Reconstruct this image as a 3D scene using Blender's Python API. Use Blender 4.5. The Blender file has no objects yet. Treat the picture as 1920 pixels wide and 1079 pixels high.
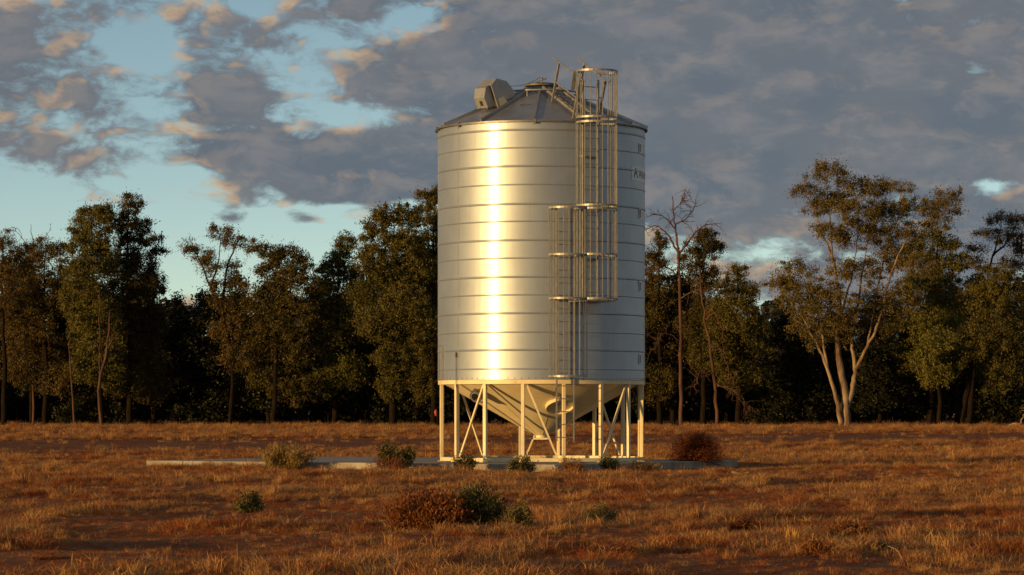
import bpy, bmesh, math, random
import numpy as np
from mathutils import Vector, Matrix

# ------------------------------------------------------------------ camera, sky, sun
SC = bpy.context.scene
COL = SC.collection
F = 5820.0            # focal length in photo pixels (1920 wide)
CZ = 1.29             # eye height
HY = 777.0            # horizon row
R = math.radians

cam_d = bpy.data.cameras.new('camera')
cam = bpy.data.objects.new('camera', cam_d); COL.objects.link(cam)
cam.location = (0, 0, CZ); cam.rotation_euler = (R(90), 0, 0)
cam_d.sensor_width = 36.0; cam_d.lens = 36.0 * F / 1920.0
cam_d.shift_y = (HY - 539.5) / 1920.0
cam_d.clip_start = 0.5; cam_d.clip_end = 20000
SC.camera = cam

SUN_AZ = R(54)        # left of the direction behind the camera
SUN_EL = R(2.8)
TO_SUN = Vector((-math.sin(SUN_AZ) * math.cos(SUN_EL), -math.cos(SUN_AZ) * math.cos(SUN_EL), math.sin(SUN_EL)))
sun_d = bpy.data.lights.new('sun', 'SUN'); sun_d.energy = 5.0; sun_d.angle = R(0.53)
sun_d.color = (1.0, 0.61, 0.21)
sun = bpy.data.objects.new('sun', sun_d); COL.objects.link(sun)
sun.rotation_euler = TO_SUN.to_track_quat('Z', 'Y').to_euler(); sun.location = (-60, -40, 30)

SC.view_settings.view_transform = 'Standard'; SC.view_settings.look = 'None'
SC.view_settings.exposure = 0.0; SC.view_settings.gamma = 1.0
SC.view_settings.use_curve_mapping = False
try:
    SC.cycles.max_bounces = 6; SC.cycles.diffuse_bounces = 2; SC.cycles.glossy_bounces = 3
    SC.cycles.transparent_max_bounces = 4; SC.cycles.sample_clamp_indirect = 6
except Exception:
    pass

class NT:
    """small helper for node trees"""
    def __init__(s, tree): s.t = tree; s.n = tree.nodes; s.l = tree.links
    def new(s, typ, **kw):
        n = s.n.new(typ)
        for k, v in kw.items(): setattr(n, k, v)
        return n
    def put(s, sock, v):
        if hasattr(v, 'is_output') or isinstance(v, bpy.types.NodeSocket): s.l.new(v, sock)
        else: sock.default_value = v
    def math(s, op, a, b=None, c=None, clamp=False):
        n = s.new('ShaderNodeMath', operation=op); n.use_clamp = clamp
        s.put(n.inputs[0], a)
        if b is not None: s.put(n.inputs[1], b)
        if c is not None: s.put(n.inputs[2], c)
        return n.outputs[0]
    def vmath(s, op, a, b=None, scale=None):
        n = s.new('ShaderNodeVectorMath', operation=op)
        s.put(n.inputs[0], a)
        if b is not None: s.put(n.inputs[1], b)
        if scale is not None: s.put(n.inputs['Scale'], scale)
        return n.outputs['Value'] if op in ('DOT_PRODUCT', 'LENGTH') else n.outputs[0]
    def noise(s, vec, scale, detail=4, rough=0.55, dist=0.0):
        n = s.new('ShaderNodeTexNoise')
        if vec is not None: s.l.new(vec, n.inputs['Vector'])
        n.inputs['Scale'].default_value = scale; n.inputs['Detail'].default_value = detail
        n.inputs['Roughness'].default_value = rough; n.inputs['Distortion'].default_value = dist
        return n.outputs[0]
    def step(s, v, a, b, lo=0.0, hi=1.0):
        n = s.new('ShaderNodeMapRange', interpolation_type='SMOOTHSTEP')
        s.put(n.inputs[0], v); n.inputs[1].default_value = a; n.inputs[2].default_value = b
        n.inputs[3].default_value = lo; n.inputs[4].default_value = hi
        return n.outputs[0]
    def mix(s, f, a, b, blend='MIX'):
        n = s.new('ShaderNodeMix', data_type='RGBA', blend_type=blend)
        s.put(n.inputs[0], f)
        for sock, v in ((n.inputs[6], a), (n.inputs[7], b)):
            s.put(sock, v if not isinstance(v, tuple) else (v + (1,) if len(v) == 3 else v))
        return n.outputs[2]

def build_world():
    w = bpy.data.worlds.new('World'); SC.world = w; w.use_nodes = True
    t = NT(w.node_tree); t.n.clear()
    out = t.new('ShaderNodeOutputWorld'); bg = t.new('ShaderNodeBackground')
    bg.inputs[1].default_value = 0.15
    t.l.new(bg.outputs[0], out.inputs[0])
    sky = t.new('ShaderNodeTexSky', sky_type='NISHITA'); sky.sun_disc = False
    sky.sun_elevation = SUN_EL
    sky.sun_rotation = math.atan2(TO_SUN.x, TO_SUN.y)          # clockwise from +Y
    sky.altitude = 0; sky.air_density = 0.4; sky.dust_density = 0.0; sky.ozone_density = 1.0
    d = t.new('ShaderNodeTexCoord').outputs['Generated']
    q = t.vmath('MULTIPLY', d, (1.0, 1.0, 2.0))
    # wind-torn stratocumulus: noise on the direction, warped by a coarser noise
    warp = t.new('ShaderNodeTexNoise'); warp.inputs['Scale'].default_value = 38; warp.inputs['Detail'].default_value = 2
    t.l.new(q, warp.inputs['Vector'])
    wv = t.vmath('SCALE', t.vmath('SUBTRACT', warp.outputs['Color'], (0.5, 0.5, 0.5)), scale=0.016)
    qw = t.vmath('ADD', q, wv)
    big = t.noise(qw, 11, 2, 0.5)
    lump = t.noise(qw, 46, 6, 0.60)
    lump2 = t.noise(t.vmath('ADD', qw, (-0.0045, -0.001, 0.0070)), 46, 3, 0.55)
    n0 = t.math('ADD', t.math('MULTIPLY', t.math('SUBTRACT', lump, 0.5), 1.45), t.math('MULTIPLY', t.math('SUBTRACT', big, 0.5), 0.75))
    # where the cloud banks and the clear gaps lie (directions fixed in the world)
    def blob(px, py, sx, sy, amp):
        c = ((px - 960) / F, 1.0, (HY - py) / F)
        k = t.vmath('MULTIPLY', t.vmath('SUBTRACT', d, c), (F / sx, 0.6, F / sy))
        return t.math('MULTIPLY', t.math('EXPONENT', t.math('MULTIPLY', t.vmath('DOT_PRODUCT', k, k), -1.0)), amp)
    bias = 0.04
    for b in SKY_BLOBS:
        bias = t.math('ADD', blob(*b), bias)
    dens = t.math('ADD', n0, bias)
    alpha = t.math('MULTIPLY', t.step(dens, -0.13, 0.15), 0.97)
    thick = t.step(dens, 0.02, 0.30)
    rim = t.step(t.math('SUBTRACT', lump, lump2), 0.0, 0.16)
    warm = t.math('MULTIPLY', rim, t.math('SUBTRACT', 1.0, t.math('MULTIPLY', thick, 0.92)))
    body = t.mix(t.step(t.noise(q, 16, 4, 0.55), 0.36, 0.64), (0.78, 0.96, 1.20), (0.98, 1.06, 1.22))
    body = t.mix(t.step(lump, 0.42, 0.66), body, (1.24, 1.28, 1.40))
    cl = t.mix(warm, body, (3.7, 2.5, 1.5))
    clear = t.mix(1.0, sky.outputs[0], (1.62, 1.40, 1.10), 'MULTIPLY')   # the camera's white balance
    t.l.new(t.mix(alpha, clear, cl), bg.inputs[0])
    w.cycles.sampling_method = 'MANUAL'; w.cycles.sample_map_resolution = 256
SKY_BLOBS = [
    # px, py, sx, sy, amount   (+ more cloud, - clear air)
    (1420, 150, 560, 240, 0.34), (1060, 60, 200, 160, 0.15), (1300, 340, 330, 110, 0.26), (1750, 240, 260, 80, 0.14), (900, 300, 120, 60, 0.15),
    (100, 430, 460, 110, -0.42), (560, 460, 300, 70, -0.36),
    (530, 290, 290, 30, 0.34), (450, 165, 150, 70, 0.14), (140, 165, 200, 50, 0.16), (60, 90, 120, 60, 0.05), (330, 230, 120, 30, 0.12), (150, 60, 170, 50, 0.02), (660, 365, 150, 24, 0.26), (250, 110, 90, 90, -0.12), (620, 180, 80, 60, -0.10),
    (760, 50, 50, 35, -0.30), (500, 15, 80, 25, -0.2), (690, 225, 90, 26, -0.30), (300, 80, 40, 40, -0.25), (580, 90, 40, 60, -0.1),
    (1815, 65, 70, 36, -0.24), (1850, 355, 190, 26, -0.34), (1440, 455, 150, 26, -0.22), (2900, 260, 1300, 420, 0.25), (1830, 140, 60, 30, -0.14),
    (440, 412, 45, 16, 0.42), (570, 414, 40, 14, 0.36), (1700, 460, 260, 30, 0.06),
]
build_world()

# ------------------------------------------------------------------ helpers
def wpos(px, py, Y):
    """photo pixel at distance Y -> world point"""
    return Vector(((px - 960) * Y / F, Y, CZ + (HY - py) * Y / F))
def ground_z(x, y):
    t = np.clip((np.asarray(y, float) - 92) / 88.0, 0, 1); rise = 0.55 * t * t * (3 - 2 * t) * 0.35 + 0.55 * t * 0.65
    x = np.asarray(x, float); y = np.asarray(y, float)
    wob = 0.030 * np.sin(x * 0.55 + 1.3 * np.sin(y * 0.21)) * np.sin(y * 0.43 + 0.7) + 0.022 * np.sin(x * 1.3 + y * 0.9) + 0.016 * np.sin(x * 0.9 - y * 1.7 + 2)
    k = np.clip((np.hypot((x + 1.5) / 1.7, y - 75.5) - 5.0) / 5, 0, 1)
    return rise + wob * k
def gz(x, y): return float(ground_z(x, y))

class MB:
    def __init__(s): s.v = []; s.f = []
    def add(s, vs, fs):
        o = len(s.v); s.v.extend([tuple(p) for p in vs]); s.f.extend([tuple(i + o for i in f) for f in fs]); return s
    def box(s, c, size, rot=None):
        hx, hy, hz = [k / 2 for k in size]
        vs = [Vector((x, y, z)) for x in (-hx, hx) for y in (-hy, hy) for z in (-hz, hz)]
        if rot is not None: vs = [rot @ p for p in vs]
        c = Vector(c)
        return s.add([p + c for p in vs], [(0,1,3,2),(4,6,7,5),(0,4,5,1),(2,3,7,6),(0,2,6,4),(1,5,7,3)])
    def bar(s, a, b, w, h=None, up=(0,0,1)):
        """rectangular bar from a to b"""
        a = Vector(a); b = Vector(b); h = h or w; d = (b - a); L = d.length; d.normalize()
        u = Vector(up)
        if abs(d.dot(u)) > 0.98: u = Vector((0, 1, 0))
        x = d.cross(u).normalized(); z = x.cross(d).normalized()
        m = Matrix((x, d, z)).transposed()
        return s.box((a + b) / 2, (w, L, h), m)
    def tube(s, pts, r, n=8, caps=True, closed=False):
        pts = [Vector(p) for p in pts]; m = len(pts)
        rs = r if isinstance(r, (list, tuple)) else [r] * m
        rings = []; ref = None
        for i, p in enumerate(pts):
            if closed: d = pts[(i + 1) % m] - pts[i - 1]
            else: d = pts[min(i + 1, m - 1)] - pts[max(i - 1, 0)]
            d.normalize()
            if ref is None or abs(ref.dot(d)) > 0.95: ref = Vector((0, 0, 1)) if abs(d.z) < 0.9 else Vector((0, 1, 0))
            x = d.cross(ref).normalized(); y = d.cross(x).normalized(); ref = -y if False else ref
            rings.append([p + x * math.cos(2*math.pi*k/n) * rs[i] + y * math.sin(2*math.pi*k/n) * rs[i] for k in range(n)])
        vs = [p for ring in rings for p in ring]; fs = []
        for i in range(m if closed else m - 1):
            j = (i + 1) % m
            for k in range(n): fs.append((i*n+k, i*n+(k+1)%n, j*n+(k+1)%n, j*n+k))
        if caps and not closed: fs += [tuple(range(n))[::-1], tuple((m-1)*n + k for k in range(n))]
        return s.add(vs, fs)
    def lathe(s, prof, n=64, a0=0.0, a1=2*math.pi, cx=0, cy=0):
        full = abs(a1 - a0 - 2*math.pi) < 1e-6; m = n if full else n + 1
        vs = []
        for (r, z) in prof:
            for k in range(m):
                a = a0 + (a1 - a0) * k / n
                vs.append((cx + r * math.sin(a), cy - r * math.cos(a), z))
        fs = []
        for i in range(len(prof) - 1):
            for k in range(n):
                k2 = (k + 1) % m if full else k + 1
                fs.append((i*m+k, i*m+k2, (i+1)*m+k2, (i+1)*m+k))
        return s.add(vs, fs)
    def prism(s, poly, off):
        """poly: list of 3D points, extruded by vector off"""
        n = len(poly); off = Vector(off); vs = [Vector(p) for p in poly] + [Vector(p) + off for p in poly]
        fs = [tuple(range(n))[::-1], tuple(range(n, 2*n))] + [(k, (k+1)%n, n+(k+1)%n, n+k) for k in range(n)]
        return s.add(vs, fs)
    def build(s, name, mat, parent=None, smooth=False, angle=None):
        me = bpy.data.meshes.new(name); me.from_pydata(s.v, [], s.f); me.update()
        bm = bmesh.new(); bm.from_mesh(me); bmesh.ops.recalc_face_normals(bm, faces=bm.faces); bm.to_mesh(me); bm.free()
        if smooth:
            me.shade_smooth()
            if angle: me.set_sharp_from_angle(angle=R(angle))
        me.materials.append(mat)
        return link(name, me, parent)
def link(name, me, parent=None):
    o = bpy.data.objects.new(name, me); COL.objects.link(o)
    if parent is not None: o.parent = parent
    return o
def empty(name, loc=(0,0,0), parent=None):
    o = bpy.data.objects.new(name, None); COL.objects.link(o); o.location = loc; o.empty_display_size = 0.2
    if parent is not None: o.parent = parent
    return o
def tag(o, label=None, cat=None, group=None, kind=None):
    if label: o['label'] = label
    if cat: o['category'] = cat
    if group: o['group'] = group
    if kind: o['kind'] = kind
    return o
def copy_tree(o, parent=None):
    c = o.copy(); COL.objects.link(c); c.parent = parent
    for ch in o.children: copy_tree(ch, c)
    return c

# ------------------------------------------------------------------ materials
def material(name, base, rough=0.6, metal=0.0, var=0.0, scale=4.0, base2=None, bump=0.0, bscale=30.0, objrand=0.0, spec=0.5, coords='Object', stretch=(1,1,1)):
    m = bpy.data.materials.new(name); m.use_nodes = True; t = NT(m.node_tree)
    p = t.n['Principled BSDF']; tc = t.new('ShaderNodeTexCoord').outputs[coords]
    v = t.vmath('MULTIPLY', tc, stretch)
    b2 = base2 or tuple(c * (1 - var) for c in base)
    n = t.noise(v, scale, 5, 0.6)
    c = t.mix(t.step(n, 0.32, 0.68), base, b2)
    if objrand:
        oi = t.new('ShaderNodeObjectInfo').outputs['Random']
        hs = t.new('ShaderNodeHueSaturation'); t.l.new(c, hs.inputs['Color'])
        t.l.new(t.math('MULTIPLY_ADD', oi, objrand, 1 - objrand / 2), hs.inputs['Value']); c = hs.outputs[0]
    t.l.new(c, p.inputs['Base Color'])
    p.inputs['Metallic'].default_value = metal; p.inputs['Specular IOR Level'].default_value = spec
    r = t.math('MULTIPLY_ADD', t.noise(v, scale * 3, 3), 0.16, rough - 0.08); t.l.new(r, p.inputs['Roughness'])
    if bump:
        bn = t.new('ShaderNodeBump'); bn.inputs['Strength'].default_value = bump; bn.inputs['Distance'].default_value = 0.02
        t.l.new(t.noise(v, bscale, 5, 0.6), bn.inputs['Height']); t.l.new(bn.outputs[0], p.inputs['Normal'])
    return m

def steel_material():
    """weathered zinc-aluminium sheet: rolled round the wall, so its sheen is drawn out upright; a broad dull lobe under it"""
    m = bpy.data.materials.new('zincalume_sheet'); m.use_nodes = True; t = NT(m.node_tree)
    a = t.n['Principled BSDF']; b = t.new('ShaderNodeBsdfPrincipled'); out = t.n['Material Output']
    tc = t.new('ShaderNodeTexCoord').outputs['Object']
    streak = t.noise(t.vmath('MULTIPLY', tc, (5, 5, 0.35)), 2.2, 4, 0.6)
    cloud = t.noise(tc, 1.3, 5, 0.6)
    col = t.mix(t.step(cloud, 0.3, 0.7), (0.47, 0.52, 0.565), (0.42, 0.465, 0.505))
    col = t.mix(t.math('MULTIPLY', t.step(streak, 0.5, 0.8), 0.25), col, (0.34, 0.33, 0.30))
    for p in (a, b): t.l.new(col, p.inputs['Base Color'])
    a.inputs['Metallic'].default_value = 1.0; b.inputs['Metallic'].default_value = 0.72
    t.l.new(t.math('MULTIPLY_ADD', cloud, 0.06, 0.355), a.inputs['Roughness'])
    t.l.new(t.math('MULTIPLY_ADD', streak, 0.12, 0.46), b.inputs['Roughness'])
    a.inputs['Anisotropic'].default_value = 0.85; a.inputs['Anisotropic Rotation'].default_value = 0.25
    tg = t.new('ShaderNodeTangent', direction_type='RADIAL', axis='Z'); t.l.new(tg.outputs[0], a.inputs['Tangent'])
    bn = t.new('ShaderNodeBump'); bn.inputs['Strength'].default_value = 0.07; bn.inputs['Distance'].default_value = 0.03
    t.l.new(t.noise(t.vmath('MULTIPLY', tc, (1, 1, 0.6)), 1.6, 3, 0.5), bn.inputs['Height'])
    for p in (a, b): t.l.new(bn.outputs[0], p.inputs['Normal'])
    mx = t.new('ShaderNodeMixShader'); mx.inputs[0].default_value = 0.72
    t.l.new(a.outputs[0], mx.inputs[1]); t.l.new(b.outputs[0], mx.inputs[2]); t.l.new(mx.outputs[0], out.inputs[0])
    return m

def foliage_material(name, c1, c2, trans=0.25, scale=0.5):
    m = bpy.data.materials.new(name); m.use_nodes = True; t = NT(m.node_tree)
    p = t.n['Principled BSDF']; out = t.n['Material Output']
    geo = t.new('ShaderNodeNewGeometry').outputs['Position']
    at = t.new('ShaderNodeAttribute', attribute_name='tint').outputs['Fac']
    n = t.noise(geo, scale, 3, 0.6)
    f = t.math('ADD', t.math('MULTIPLY', n, 0.7), t.math('MULTIPLY', at, 0.45))
    c = t.mix(t.step(f, 0.35, 0.8), c1, c2)
    oi = t.new('ShaderNodeObjectInfo').outputs['Random']
    hs = t.new('ShaderNodeHueSaturation'); t.l.new(c, hs.inputs['Color'])
    t.l.new(t.math('MULTIPLY_ADD', oi, 0.5, 0.75), hs.inputs['Value'])
    t.l.new(t.math('MULTIPLY_ADD', oi, 0.03, 0.485), hs.inputs['Hue'])
    t.l.new(hs.outputs[0], p.inputs['Base Color']); p.inputs['Roughness'].default_value = 0.6
    p.inputs['Specular IOR Level'].default_value = 0.25
    tr = t.new('ShaderNodeBsdfTranslucent'); t.l.new(hs.outputs[0], tr.inputs[0])
    mx = t.new('ShaderNodeMixShader'); mx.inputs[0].default_value = trans
    t.l.new(p.outputs[0], mx.inputs[1]); t.l.new(tr.outputs[0], mx.inputs[2]); t.l.new(mx.outputs[0], out.inputs[0])
    return m

def ground_material():
    m = bpy.data.materials.new('red_soil_and_litter'); m.use_nodes = True; t = NT(m.node_tree)
    p = t.n['Principled BSDF']; pos = t.new('ShaderNodeNewGeometry').outputs['Position']
    a = t.noise(pos, 0.35, 5, 0.6); b = t.noise(pos, 3.0, 6, 0.65); c = t.noise(pos, 18, 4, 0.7)
    col = t.mix(t.step(a, 0.38, 0.62), (0.18, 0.055, 0.019), (0.23, 0.082, 0.030))
    col = t.mix(t.step(b, 0.45, 0.7), col, (0.27, 0.135, 0.06))
    col = t.mix(t.math('MULTIPLY', t.step(c, 0.5, 0.75), 0.6), col, (0.10, 0.05, 0.028))
    t.l.new(col, p.inputs['Base Color']); p.inputs['Roughness'].default_value = 0.95; p.inputs['Specular IOR Level'].default_value = 0.1
    bn = t.new('ShaderNodeBump'); bn.inputs['Strength'].default_value = 0.8; bn.inputs['Distance'].default_value = 0.06
    t.l.new(t.noise(pos, 6, 7, 0.7), bn.inputs['Height']); t.l.new(bn.outputs[0], p.inputs['Normal'])
    return m

M = {}
M['steel'] = steel_material()
M['roof'] = material('roof_sheet', (0.46, 0.46, 0.47), 0.42, 0.9, 0.2, 2.5, bump=0.05, bscale=4)
M['galv'] = material('galvanised_tube', (0.36, 0.345, 0.31), 0.5, 0.55, 0.35, 9)
M['galv_dark'] = material('dull_galvanised', (0.22, 0.22, 0.23), 0.5, 0.7, 0.3, 9)
M['hood'] = material('hood_sheet', (0.34, 0.35, 0.36), 0.45, 0.5, 0.15, 3)
M['cream'] = material('cream_paint', (0.80, 0.69, 0.44), 0.45, 0.0, 0.0, 2.0, base2=(0.73, 0.60, 0.35))
def weather(m, col, scale, lo, hi, amount):
    t = NT(m.node_tree); p = t.n['Principled BSDF']; src = p.inputs['Base Color'].links[0].from_socket
    tc = t.new('ShaderNodeTexCoord').outputs['Object']
    f = t.math('MULTIPLY', t.step(t.noise(tc, scale, 6, 0.7), lo, hi), amount)
    t.l.new(t.mix(f, src, col), p.inputs['Base Color'])
M['dark'] = material('black_rubber', (0.02, 0.02, 0.022), 0.6)
M['hatch'] = material('weathered_lid', (0.16, 0.14, 0.10), 0.6, 0.3, 0.3, 6)
M['white'] = material('white_print', (0.80, 0.84, 0.86), 0.5)
M['ink'] = material('black_print', (0.015, 0.017, 0.02), 0.6)
M['red'] = material('red_plastic', (0.40, 0.05, 0.06), 0.5)
M['concrete'] = material('concrete', (0.36, 0.32, 0.26), 0.9, 0, 0.0, 2.2, base2=(0.25, 0.21, 0.165), bump=0.3, bscale=25, coords='Object')
weather(M['cream'], (0.30, 0.15, 0.06), 7.0, 0.60, 0.72, 0.55); weather(M['cream'], (0.42, 0.34, 0.22), 1.7, 0.5, 0.75, 0.45)
weather(M['concrete'], (0.12, 0.075, 0.045), 3.0, 0.52, 0.68, 0.7); weather(M['roof'], (0.30, 0.25, 0.20), 2.0, 0.5, 0.75, 0.5)
M['soil'] = ground_material()
M['bark_dark'] = material('dark_bark', (0.020, 0.013, 0.008), 0.95, 0, 0, 3, base2=(0.010, 0.006, 0.004), spec=0.08, bump=0.6, bscale=14, stretch=(3, 3, 0.6))
M['bark_gum'] = material('gum_bark', (0.33, 0.24, 0.155), 0.9, 0, 0, 1.6, base2=(0.12, 0.072, 0.042), spec=0.15, bump=0.3, bscale=10, stretch=(2, 2, 0.5))
M['bark_dead'] = material('dead_wood', (0.125, 0.068, 0.048), 0.95, 0, 0, 2, base2=(0.065, 0.036, 0.026), spec=0.1, stretch=(2, 2, 0.5))
M['cypress'] = foliage_material('cypress_foliage', (0.044, 0.040, 0.009), (0.160, 0.126, 0.026), 0.22)
M['gum'] = foliage_material('gum_leaves', (0.060, 0.044, 0.012), (0.190, 0.126, 0.036), 0.28)
M['deep'] = foliage_material('shaded_wood_foliage', (0.009, 0.010, 0.003), (0.026, 0.025, 0.007), 0.1)  # shade inside the wood put into the leaf colour, darker than cypress
M['shrub_green'] = foliage_material('saltbush_leaves', (0.055, 0.055, 0.016), (0.14, 0.115, 0.030), 0.25, 4)
M['shrub_gold'] = foliage_material('golden_shrub_leaves', (0.20, 0.15, 0.035), (0.44, 0.30, 0.09), 0.3, 4)
M['shrub_red'] = foliage_material('rust_weed_leaves', (0.12, 0.030, 0.010), (0.26, 0.085, 0.022), 0.3, 4)
M['tumble'] = foliage_material('tumbleweed_twigs', (0.11, 0.024, 0.008), (0.25, 0.066, 0.020), 0.2, 3)
M['straw'] = foliage_material('dry_straw', (0.25, 0.092, 0.026), (0.58, 0.30, 0.108), 0.3, 0.6)
M['straw_red'] = foliage_material('rust_straw', (0.18, 0.042, 0.010), (0.40, 0.120, 0.028), 0.3, 0.5)
M['straw_grey'] = foliage_material('dead_straw', (0.19, 0.10, 0.048), (0.44, 0.27, 0.14), 0.3, 0.5)
M['twig'] = material('dry_twig', (0.30, 0.19, 0.10), 0.9)

# ------------------------------------------------------------------ ground
def axis(segs):
    out = [segs[0][0]]
    for a, b, st in segs:
        n = max(1, int(round((b - a) / st))); out += [a + (b - a) * (i + 1) / n for i in range(n)]
    return np.array(out)
def build_ground():
    xs = axis([(-6000, -600, 900), (-600, -90, 85), (-90, -24, 3), (-24, 24, 0.5), (24, 90, 3), (90, 600, 85), (600, 6000, 900)])
    ys = axis([(-3000, -300, 900), (-300, 15, 21), (15, 110, 0.5), (110, 200, 1.2), (200, 400, 20), (400, 1200, 100), (1200, 9000, 1300)])
    X, Y = np.meshgrid(xs, ys); Z = ground_z(X, Y)
    nx, ny = len(xs), len(ys)
    v = np.stack([X, Y, Z], -1).reshape(-1, 3)
    i = np.arange(nx * ny).reshape(ny, nx)
    f = np.stack([i[:-1, :-1], i[:-1, 1:], i[1:, 1:], i[1:, :-1]], -1).reshape(-1, 4)
    o = link('ground', fast_mesh('ground', v, f, M['soil'])); o.data.shade_smooth()
    tag(o, kind='structure')
def fast_mesh(name, v, f, mat, tint=None):
    """v (n,3), f (m,k) equal-sized faces"""
    me = bpy.data.meshes.new(name); v = np.asarray(v, np.float32); f = np.asarray(f, np.int32); k = f.shape[1]
    me.vertices.add(len(v)); me.vertices.foreach_set('co', v.ravel())
    me.loops.add(f.size); me.loops.foreach_set('vertex_index', f.ravel())
    me.polygons.add(len(f)); me.polygons.foreach_set('loop_start', np.arange(len(f), dtype=np.int32) * k)
    try: me.polygons.foreach_set('loop_total', np.full(len(f), k, np.int32))
    except Exception: pass
    me.update(calc_edges=True)
    if tint is not None:
        at = me.attributes.new('tint', 'FLOAT', 'FACE'); at.data.foreach_set('value', np.asarray(tint, np.float32))
    if mat: me.materials.append(mat)
    return me
build_ground()

# concrete pad, turned about 32 degrees to the view
PN = Vector((1.21, 69.37, 0)); PU = Vector((-0.848, 0.53, 0)); PV = Vector((0.53, 0.848, 0)); PAD_Z = 0.16
def build_pad():
    root = empty('concrete_pad', (PN.x, PN.y, 0)); tag(root, 'long pale concrete pad that the grain silo stands on', 'slab')
    cuts = [0, 4.6, 8.3, 11.95]
    for a, b in zip(cuts[:-1], cuts[1:]):
        m = MB(); g = 0.008
        q = [PU * (a + g) + PV * 0, PU * (b - g) + PV * 0, PU * (b - g) + PV * 8.2, PU * (a + g) + PV * 8.2]
        m.prism([p + Vector((0, 0, -0.2)) for p in q], (0, 0, 0.2 + PAD_Z))
        o = m.build('slab', M['concrete'], root)
        bv = o.modifiers.new('bevel', 'BEVEL'); bv.width = 0.012; bv.segments = 2
build_pad()

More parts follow.
